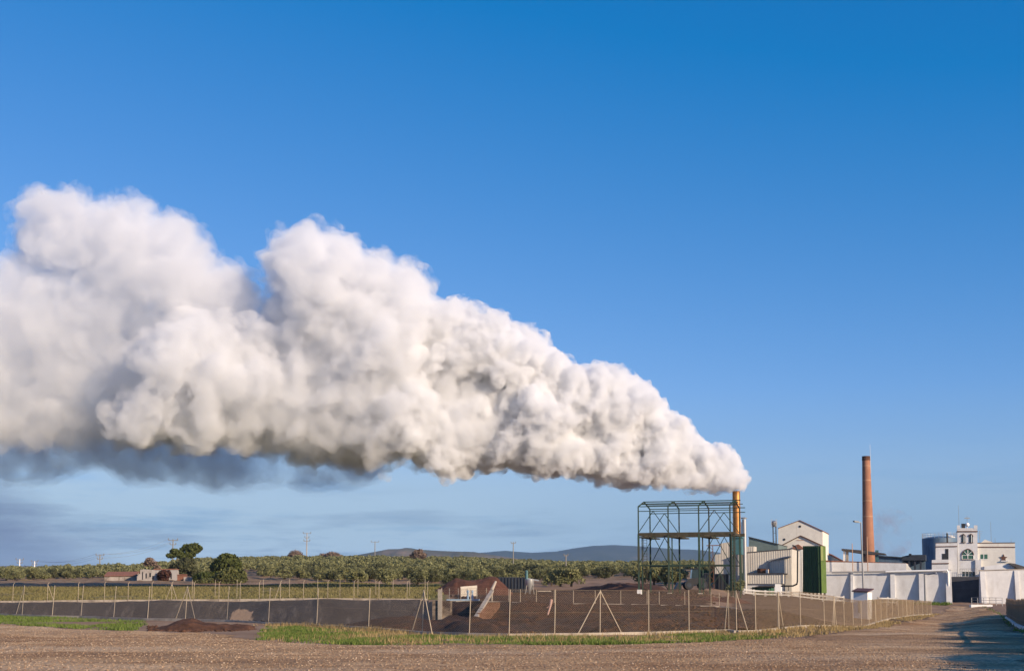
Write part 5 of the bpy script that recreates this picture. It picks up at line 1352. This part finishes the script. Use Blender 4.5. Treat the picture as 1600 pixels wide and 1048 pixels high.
# unseen hedge added off to the right, shaped to lay shade across the track
edge_ = [(1549, 961), (1545, 963.5), (1538, 967), (1530, 973), (1523, 980), (1516, 988), (1513, 996), (1521, 1006), (1523, 1012), (1515, 1020), (1513, 1030), (1511, 1040), (1508, 1054), (1508, 1075)]
hp = []
for q in edge_:
    p = hit(q[0], q[1], 14); r_ = 5.9/math.tan(SUN_ELEV); hp.append(Vector((p.x+.7+math.cos(SUN_AZ)*r_, p.y+math.sin(SUN_AZ)*r_, 0)))
bl = []; rg_ = random.Random(8)
for a_, b_ in zip(hp, hp[1:]):
    n_ = max(1, int((b_-a_).length/1.1))
    for k in range(n_):
        q = a_.lerp(b_, k/n_); g_ = G0(q.x, q.y); top = 6.15+rg_.uniform(-.22, .12)
        for z_ in [top-.75-.55*j for j in range(10)]: bl.append((q.x+rg_.uniform(-.3, .3), q.y+rg_.uniform(-.3, .3), g_+z_+.15, 1.15, 1.15, .85))
t = thing('shade_hedge', 'unseen hedge added off the right side of the road to shade it', 'hedge', hp[0])
V, Q = leaves(bl, 110000, .36, 81, .1, gap=-.75); npmesh('foliage', V, Q, MT['pine'], t)
for px_, py_ in ((1490, 999.5), (1503, 1026)):
    q = hit(px_, py_, 14); reach = 8.3/math.tan(SUN_ELEV); X_, Y_ = q.x+math.cos(SUN_AZ)*reach, q.y+math.sin(SUN_AZ)*reach
    t = thing('cypress', 'single dark cypress rising by the hedge off the right side of the road', 'tree', (X_, Y_, G0(X_, Y_)), 'cypresses by the hedge off the right side of the road')
    bl = [(X_, Y_, G0(X_, Y_)+8.2*(.08+.9*q_/11), 1.7*(1-q_/11.5)**.8, 1.7*(1-q_/11.5)**.8, .6) for q_ in range(12)]
    V, Q = leaves(bl, 8000, .34, 83, .1); npmesh('crown', V, Q, MT['pine'], t); MB().tube((X_, Y_, G0(X_, Y_)-.2), (X_, Y_, G0(X_, Y_)+6.5), .2, .05).build('trunk', MT['bark'], t)

# ------------------------------------------------------------------ farm buildings
Y_ = 304; P = base(163, Y_); Aa = R(4); wa = Wd(Aa)
t = thing('farm_barn', 'long low stone barn with red tiled roof at the edge of the brown field', 'building', P)
m = MB(); block(m, P, Aa, [(163, 899.5), (212, 899), (212, 914), (163, 914)], 6); m.build('wall', MT['stone'], t)
m = MB(); q = poly(P-wa*.3, Aa, [(162.4, 899.8), (212.6, 899.3)]); m.prism([q[0], q[1], q[1]+wa*3.4+Z*1.0, q[0]+wa*3.4+Z*1.0], Z*.15); q2 = [v+wa*6.8 for v in q]; m.prism([q2[0], q2[1], q[1]+wa*3.4+Z*1.003, q[0]+wa*3.4+Z*1.003], Z*.15); m.build('roof', MT['tile'], t)
m = MB()
for g_ in ((163, 0), (212, -.3)):
    b_ = pp(P, Aa, g_[0], 899.4); m.prism([b_, b_+wa*6, b_+wa*3+Z*.95], U(Aa)*(.25 if g_[1] == 0 else -.25))
m.build('gable', MT['stone'], t)
P = base(218, 300); t = thing('farm_ruin', 'roofless pale ruined farmhouse with dark broken openings', 'building', P)
m = MB(); block(m, P, Aa, [(219, 889.2), (226, 888.8), (241.5, 890), (242, 894), (246, 897), (246, 912), (214, 912), (214, 900), (219, 896)], 4.5); m.build('wall', M('shade_grey_plaster', (.36, .33, .31), .9, .15, .8, stain=(.24, .21, .19), stain_sc=(1, 1, .5), stain_w=(.48, .68)), t)  # plaster greyed so the ruin looks shaded
for r_ in (rect(222, 893, 223.5, 905), rect(227.5, 895, 229.5, 903), rect(233.5, 894.5, 236, 901), rect(238, 899, 240, 907)):
    m = MB(); plate(m, P, Aa, r_, .04, .1); m.build('window', MT['black'], t)
P = base(241, 306); t = thing('farmhouse', 'white farmhouse greyed for shade and half hidden by the dark reddish tree', 'building', P)
m = MB(); block(m, P, Aa, [(240, 889.4), (274.5, 889), (274.5, 912), (240, 912)], 5); m.build('wall', M('shade_grey_limewash', (.34, .32, .31), .9, .15, .8, stain=(.3, .27, .25)), t)  # white walls toned down to grey, shade put into the colour
m = MB(); block(m, P-wa*.2, Aa, [(239.5, 888.4), (275, 888), (275, 889.2), (239.5, 889.6)], 5.4); m.build('roof', MT['tile'], t)
for r_ in (rect(246, 894, 248.5, 898.5), rect(266.5, 895, 268.5, 904)):
    m = MB(); plate(m, P, Aa, r_, .04, .1); m.build('window', MT['black'], t)
P = base(277, 300); t = thing('brick_outhouse', 'small red brick outhouse right of the white farmhouse', 'building', P)
m = MB(); block(m, P, Aa, [(277, 898), (289, 898), (289, 912), (277, 912)], 2.5); m.build('wall', M('rough_brick', (.20, .09, .06), .9, .3, 1.5), t)
m = MB(); block(m, P-wa*.15, Aa, [(276.5, 897), (289.5, 896.6), (289.5, 897.6), (276.5, 898)], 2.8); m.build('roof', MT['tile'], t)
P = base(287, 296); tag(block(MB(), P, Aa, [(287, 901), (310, 901.5), (345, 908), (345, 914), (287, 914)], .4).build('field_wall', MT['stone']), 'low dark stone wall right of the brick outhouse', 'wall')

# ------------------------------------------------------------------ power poles and pylons
def pole(px_, py0, py1, Y_, arms, lab, name='power_pole', r=.16, mat='post'):
    p = base(px_, Y_); zt = zof(py1, p); t = thing(name, lab, 'power pole', p)
    m = MB(); m.tube(p-Z*.5, Vector((p.x, p.y, zt)), r*1.25, r*.8, 7); m.build('pole', MT[mat], t, smooth=True)
    tips = []
    for (dz, ln) in arms:
        m = MB(); a_, b_ = Vector((p.x-ln, p.y, zt-dz)), Vector((p.x+ln, p.y, zt-dz)); m.bar(a_, b_, r*.9); m.build('crossarm', MT['galv'], t)
        for e_ in (a_, b_):
            m = MB(); m.lathe(e_+Z*r*.4, [(r*.4, 0), (r*.9, r*.7), (r*.4, r*1.6), (r*.9, r*2.3), (r*.3, r*3)], 8); m.build('insulator', MT['galv'], t); tips.append(e_+Z*r*2.5)
    return t, tips
pole(478, 872, 832, 560, [(.3, 1.6), (2.2, .9), (3.6, 1.3)], 'tallest power pole on the ridge between two bare trees', r=.22, mat='concrete')
pole(585, 874, 845, 600, [(.4, 1.8)], 'thin faint power pole on the ridge left of the reddish hill', r=.2, mat='galv')
pole(802, 885, 846, 420, [(.5, .7)], 'slender power pole in front of the blue mountains', r=.16, mat='galv')
pole(884.5, 905, 866, 330, [(.3, .5)], 'short power pole among the olives right of the middle', r=.17, mat='galv')
_, T0 = pole(28.5, 892, 873, 700, [(.4, 2.0), (2.2, 1.4)], 'leftmost far white power pole on the skyline', r=.3, mat='whitepaint')
_, T1 = pole(52, 892, 876, 690, [(.4, 1.8), (2.0, 1.2)], 'second far white power pole on the skyline from the left', r=.3, mat='whitepaint')
_, T2 = pole(154, 887, 866, 560, [(.4, 1.7), (2.0, 1.1)], 'far pale power pole on the ridge left of the farm', r=.26, mat='galv')
_, T3 = pole(268, 880, 842, 620, [(.5, 2.2), (2.6, 1.4)], 'pale Y topped power pole behind the lower umbrella pine', r=.3, mat='galv')
m = MB()
for A_, B_ in ((T1, T2), (T2, T3)):
    for a_, b_ in zip(A_[:3], B_[:3]):
        pr = None
        for k in range(13):
            q = a_.lerp(b_, k/12)-Z*2.2*(1-(2*k/12-1)**2)
            if pr is not None: m.tube(pr, q, .035, n=4)
            pr = q
tag(m.build('power_lines', MT['galv']), 'sagging power lines strung between the far poles on the left', 'power line')

# ------------------------------------------------------------------ grass
def blades(name, label, poly_xy, n, h, wd, mat, seed, dens=None, kind='stuff', clump=.6):
    rng = np.random.default_rng(seed); pl = np.array(poly_xy); out = []
    P_ = rng.uniform(pl.min(0), pl.max(0), (n*8, 2)); d_ = poly_dist(poly_xy, P_)
    nz = vnoise(P_[:, 0], P_[:, 1], clump, seed, 3)
    k = (d_ > vnoise(P_[:, 0], P_[:, 1], .9, seed+1, 3)*.25) & (nz > rng.uniform(-.9, .8, len(P_)))
    if dens is not None: k &= rng.random(len(P_)) < dens(P_[:, 0], P_[:, 1])
    P_ = P_[k][:n]; n = len(P_)
    nz = vnoise(P_[:, 0], P_[:, 1], clump, seed, 3)
    hh = h*rng.uniform(.45, 1.25, n)*(1+.5*np.clip(nz, -.8, 1)); a_ = rng.uniform(0, 6.28, n); lx, ly = rng.normal(0, .35, (2, n))*hh
    z = g0(P_[:, 0], P_[:, 1]); w_ = wd*rng.uniform(.6, 1.4, n)
    b0 = np.stack([P_[:, 0]-np.cos(a_)*w_, P_[:, 1]-np.sin(a_)*w_, z-.03], 1); b1 = np.stack([P_[:, 0]+np.cos(a_)*w_, P_[:, 1]+np.sin(a_)*w_, z-.03], 1)
    tp = np.stack([P_[:, 0]+lx, P_[:, 1]+ly, z+hh], 1)
    V = np.stack([b0, b1, tp], 1).reshape(-1, 3)
    o = npmesh(name, V, np.arange(3*n).reshape(-1, 3), mat); return tag(o, label, 'grass', kind='stuff')
fence_xy = [xy(px_, Y_-.25) for px_, Y_ in FPATH]
le = lambda a, b: [(p.x, p.y+.3) for p, q in zip(LE, LEFT_EDGE) if a <= q[0] <= b]
fx = lambda a, b: [xy(px_, Y_-.35) for px_, Y_ in FPATH if a <= px_ <= b]
rx = lambda a, b: [xy(px_, Y_-.35) for px_, Y_ in RPATH if a <= px_ <= b]
strip1 = le(-140, 230)+[xy(232, 73)]+fx(-130, 231)[::-1]
strip2 = le(395, 1190)+[xy(1240, 57.5)]+[xy(1180, 59.5), xy(1145, 58)]+[xy(px_, Y_-3.2) for px_, Y_ in FPATH if 400 <= px_ <= 1076][::-1]
strip0 = le(395, 1190)+[xy(1180, 59.5), xy(1145, 59)]+fx(400, 1076)[::-1]
inner = lambda f: (lambda X_, Y__: f(pxcol(X_, Y__), Y__))
blades('grass', 'patchy green grass strip between the left fence and the track', strip1, 16000, .10, .03, MT['grass'], 91, inner(lambda p_, y_: np.interp(p_, [-140, 0, 60, 210, 235], [1, 1, .7, .9, .1])))
blades('grass', 'bright green grass verge between the front fence and the track', strip2, 42000, .10, .03, MT['grass'], 92, inner(lambda p_, y_: np.interp(p_, [395, 440, 600, 1000, 1120, 1190, 1240], [.5, .8, 1, 1, .6, .7, .2])))
blades('dry_grass', 'straw stalks scattered through the green verge by the front fence', strip0, 6000, .17, .02, MT['dry'], 98)
blades('dry_grass', 'dry straw coloured tufts along the foot of the front fence', [xy(380, 68.5), xy(520, 63.5), xy(640, 57.5), xy(800, 53.7), xy(1138, 59.7), xy(1138, 61.6)]+fx(400, 1076)[::-1], 9000, .17, .025, MT['dry'], 93, inner(lambda p_, y_: np.interp(p_, [380, 480, 530, 700, 1000, 1060, 1138], [.6, 1, .8, .35, .3, .5, .8])))
strip3 = le(1180, 1480)+rx(1150, 1455)[::-1]
blades('dry_grass', 'dry yellow grass strip between the roadside fence and the track', strip3, 30000, .17, .035, MT['dry'], 94)
strip4 = [xy(1538, 190), xy(1560, 150), xy(1578, 112), xy(1603, 78), xy(1640, 58), xy(1690, 44), xy(1650, 42), xy(1618, 54), xy(1590, 72), xy(1570, 104), xy(1556, 150), xy(1532, 185)]
blades('grass', 'green grass verge at the foot of the brown slatted fence', strip4, 16000, .17, .04, MT['grass'], 95)
strip5 = [xy(1340, 195), xy(1480, 197), xy(1487, 202), xy(1400, 206), xy(1340, 207)]
blades('grass', 'weedy grass along the foot of the buttressed wall', strip5, 5000, .35, .06, MT['grass'], 96)
mead = [xy(-140, 116), xy(660, 116), xy(690, 140), xy(700, 226), xy(520, 250), xy(330, 212), xy(0, 198), xy(-140, 196)]
blades('meadow_grass', 'yellow green meadow behind the far bank of the black pond', mead, 60000, .3, .14, MT['meadow'], 97, clump=.12)
# loose stones on the track and clods by the earth bank
def stones(name, label, poly_xy, n, r0, r1, mat, seed, zf=g0):
    rng = np.random.default_rng(seed); pl = np.array(poly_xy); P_ = rng.uniform(pl.min(0), pl.max(0), (n*6, 2)); P_ = P_[poly_dist(poly_xy, P_) > .2][:n]
    v0, f0 = ICO[1]; n = len(P_); r_ = r0+(r1-r0)*rng.random(n)**3
    z = zf(P_[:, 0], P_[:, 1])+.006; sq = rng.uniform(.5, 1.1, (n, 1, 3))*np.array([1, 1, .7])
    V = v0[None]*(1+rng.uniform(-.25, .25, (n, len(v0), 1)))*r_[:, None, None]*sq+np.stack([P_[:, 0], P_[:, 1], z], 1)[:, None]
    Q = f0[None]+(np.arange(n)*len(v0))[:, None, None]
    o = npmesh(name, V.reshape(-1, 3), Q.reshape(-1, 3), mat); return tag(o, label, 'stones', kind='stuff')
near = [(p.x, p.y) for p in (hit(-20, 1060, 12), hit(1640, 1060, 12))]+[(p.x, p.y-.3) for q, p in zip(LEFT_EDGE, LE) if q[0] <= 1300][::-1]
pm, nt, b_, oc = newmat('pebbles'); gq = node(nt, 'ShaderNodeNewGeometry')
nt.links.new(ramp(nt, gq.outputs['Random Per Island'], [(0, (.12, .07, .045)), (.35, (.30, .19, .11)), (.7, (.42, .29, .18)), (1, (.52, .40, .29))]), b_.inputs['Base Color']); b_.inputs['Roughness'].default_value = .9
stones('loose_stones', 'loose pebbles strewn over the gravel track', near, 30000, .01, .032, pm, 101, zf=track_z)

bank = [(p.x, p.y) for p in (hit(225, 985), hit(300, 987), hit(395, 985))]+[xy(405, 66), xy(300, 67), xy(225, 67)]
def clods(name, label, poly_xy, n, r0, r1, mat, seed):
    o = stones(name, label, poly_xy, n, r0, r1, mat, seed); return o
clods('soil_clods', 'loose dark earth clods scattered over the red earth bank', bank, 900, .03, .16, M('clod', (.085, .042, .026), .95, .5, 2), 103)
stones('soil_clods', 'dark crumbly clods strewn over the brown pond bed', [q for q in near_edge if q[0] > at(690, 940, 64).x]+[q for q in far_edge if q[0] > at(690, 940, 100).x], 5500, .03, .17, M('pond_clod', (.07, .036, .022), .95, .5, 2), 104, zf=bed_z)
yardp = [xy(700, 118), xy(1120, 116), xy(1150, 150), xy(1000, 175), xy(840, 160), xy(700, 140)]
stones('soil_clods', 'dark clods littering the bank in front of the heaps', yardp, 2500, .04, .2, M('yard_clod', (.075, .042, .028), .95, .5, 2), 105)

# ------------------------------------------------------------------ the steam
OUT_A = [(1172,752),(1168,737),(1150,707),(1140,698),(1128,691),(1112,697),(1100,684),(1086,676),(1062,654),(1040,648),(1022,610),(1000,606),(975,582),(950,578),(905,590),(880,562),(840,545),(790,508),(740,496),(700,490),(640,500),(600,560),(600,700),(640,700),(665,705),(690,733),(720,728),(750,716),(800,718),(850,738),(900,732),(950,748),(1000,754),(1060,758),(1085,767),(1130,767),(1150,768),(1164,764)]
OUT_B = [(760,505),(720,492),(690,490),(664,478),(655,440),(640,411),(618,418),(590,409),(556,405),(540,384),(512,362),(487,355),(470,366),(448,366),(427,392),(424,430),(432,470),(425,490),(380,520),(330,500),(270,505),(225,530),(205,580),(180,640),(170,668),(230,694),(300,682),(380,697),(420,690),(470,690),(500,706),(520,716),(590,722),(640,712),(665,700),(700,690),(760,690)]
OUT_C = [(330,440),(316,392),(300,380),(285,350),(265,345),(245,348),(225,335),(195,314),(170,318),(150,332),(122,318),(108,298),(85,296),(60,305),(42,312),(22,345),(28,380),(60,410),(110,425),(160,430),(200,450),(250,492),(330,512),(420,522),(432,482),(415,462),(390,450),(360,412)]
OUT_D = [(300,500),(230,470),(170,440),(100,425),(40,410),(0,428),(-120,420),(-260,430),(-260,690),(-100,694),(0,676),(60,694),(110,698),(160,684),(232,694),(300,640)]
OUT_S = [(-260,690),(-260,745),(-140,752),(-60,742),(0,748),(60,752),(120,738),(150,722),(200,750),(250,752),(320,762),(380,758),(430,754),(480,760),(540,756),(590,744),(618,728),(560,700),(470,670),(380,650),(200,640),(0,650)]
def rs(x): return np.interp(x, [0, 250, 500, 700, 900, 1050, 1120, 1172], [74, 78, 84, 76, 58, 36, 20, 9])
def half(x, y): return np.interp(x, [0, 300, 600, 800, 950, 1050, 1130, 1172], [150, 150, 130, 100, 75, 45, 28, 11])
def Yof(x): return np.interp(x, [-300, 1152], [172, 184])
ps = bpy.data.objects.new('steam_plume', None); COL.objects.link(ps); ps.location = at(1152, 767, 184)
tag(ps, 'white billowing steam plume drifting left from the copper coloured stack', 'steam plume', kind='stuff')
STEAM = (.95, .958, .973)
def steam_part(nm, poly, n, dens, vox, seed, k2, k3, amp, yf=Yof, hf=half, rf=rs, col=STEAM, parent=ps, g=0.0, layers=((0, 1.0, ''), (.16, 1.3, '_veil')), torn=(2.2, .12), core=False, th=.46):
    sp = np.array(puffs(poly, rf, yf, hf, seed, n, k2, k3))
    size = lambda co: rf(800+F*co[:, 0]/(co[:, 1]*1.0))*.09*.7
    for grow, k, suf in layers:
        q = sp.copy(); loc = size(q[:, :3]); q[:, 3] += loc*grow
        me = remesh_mesh(nm+suf, spheres_mesh(nm, q, 2 if grow < .2 else 1), vox*(1.15+grow*1.5))
        billow(me, size, amp*(1+grow), seed+grow*40); me = remesh_mesh(nm+suf, me, vox*(1+grow*1.5))
        me.materials.append(steam_mat(nm+suf, dens*k, col, g, (torn[0], th, .17, torn[1]) if grow or core else None, seed)); link(nm+suf, me, parent)
for a_ in (('fresh_steam', OUT_A, 170, .9, .15, 1, 7, 5, .30), ('billowing_steam', OUT_B, 60, .30, .22, 2, 7, 5, .36), ('rising_steam', OUT_C, 50, .17, .25, 3, 8, 6, .40), ('drifting_steam', OUT_D, 70, .11, .27, 4, 8, 6, .42)):
    steam_part(*a_, torn={'f': (2.0, .11), 'b': (3.2, .12), 'r': (3.0, .13), 'd': (3.4, .13)}[a_[0][0]], yf=(lambda x: Yof(x)+(9 if a_[0][0] == 'd' else 5 if a_[0][0] == 'r' else 0)))
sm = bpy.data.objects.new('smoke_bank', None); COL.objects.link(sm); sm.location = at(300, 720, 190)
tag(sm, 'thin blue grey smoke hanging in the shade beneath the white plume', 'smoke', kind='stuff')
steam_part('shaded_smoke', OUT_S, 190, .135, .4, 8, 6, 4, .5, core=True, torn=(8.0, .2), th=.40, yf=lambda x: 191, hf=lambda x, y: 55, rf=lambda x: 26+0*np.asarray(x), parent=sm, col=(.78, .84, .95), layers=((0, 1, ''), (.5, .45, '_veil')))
wp = bpy.data.objects.new('smoke_wisp', None); COL.objects.link(wp); wp.location = at(1395, 810, 262)
tag(wp, 'faint grey smoke smudge drifting right of the brick chimney', 'smoke', kind='stuff')
steam_part('thin_smoke', [(1364, 862), (1366, 800), (1374, 790), (1390, 788), (1410, 796), (1432, 803), (1425, 815), (1428, 850), (1410, 870), (1380, 872)], 30, .22, .4, 12, 6, 4, .3, core=True, torn=(3.0, .2), yf=lambda x: 262, hf=lambda x, y: 16, rf=lambda x: 10+0*np.asarray(x), parent=wp, col=(.5, .54, .66), layers=((0, .8, ''), (.3, .5, '_veil')))

# ------------------------------------------------------------------ the air
def haze_box(density):
    hz = bpy.data.materials.new('air'); hz.use_nodes = True; nt = hz.node_tree; nt.nodes.clear()
    o = nt.nodes.new('ShaderNodeOutputMaterial'); v = nt.nodes.new('ShaderNodeVolumePrincipled')
    v.inputs['Color'].default_value = HAZE_COL; v.inputs['Density'].default_value = density; v.inputs['Anisotropy'].default_value = .0
    nt.links.new(v.outputs[0], o.inputs['Volume'])
    m = MB(); m.prism([(-9200, -250, -9), (9200, -250, -9), (9200, 9600, -9), (-9200, 9600, -9)], (0, 0, 345))
    tag(m.build('haze', hz), 'pale blue haze softening the far hills', 'haze', kind='stuff')
HAZE_COL = (.42, .66, 1.0, 1)
haze_box(5e-5)
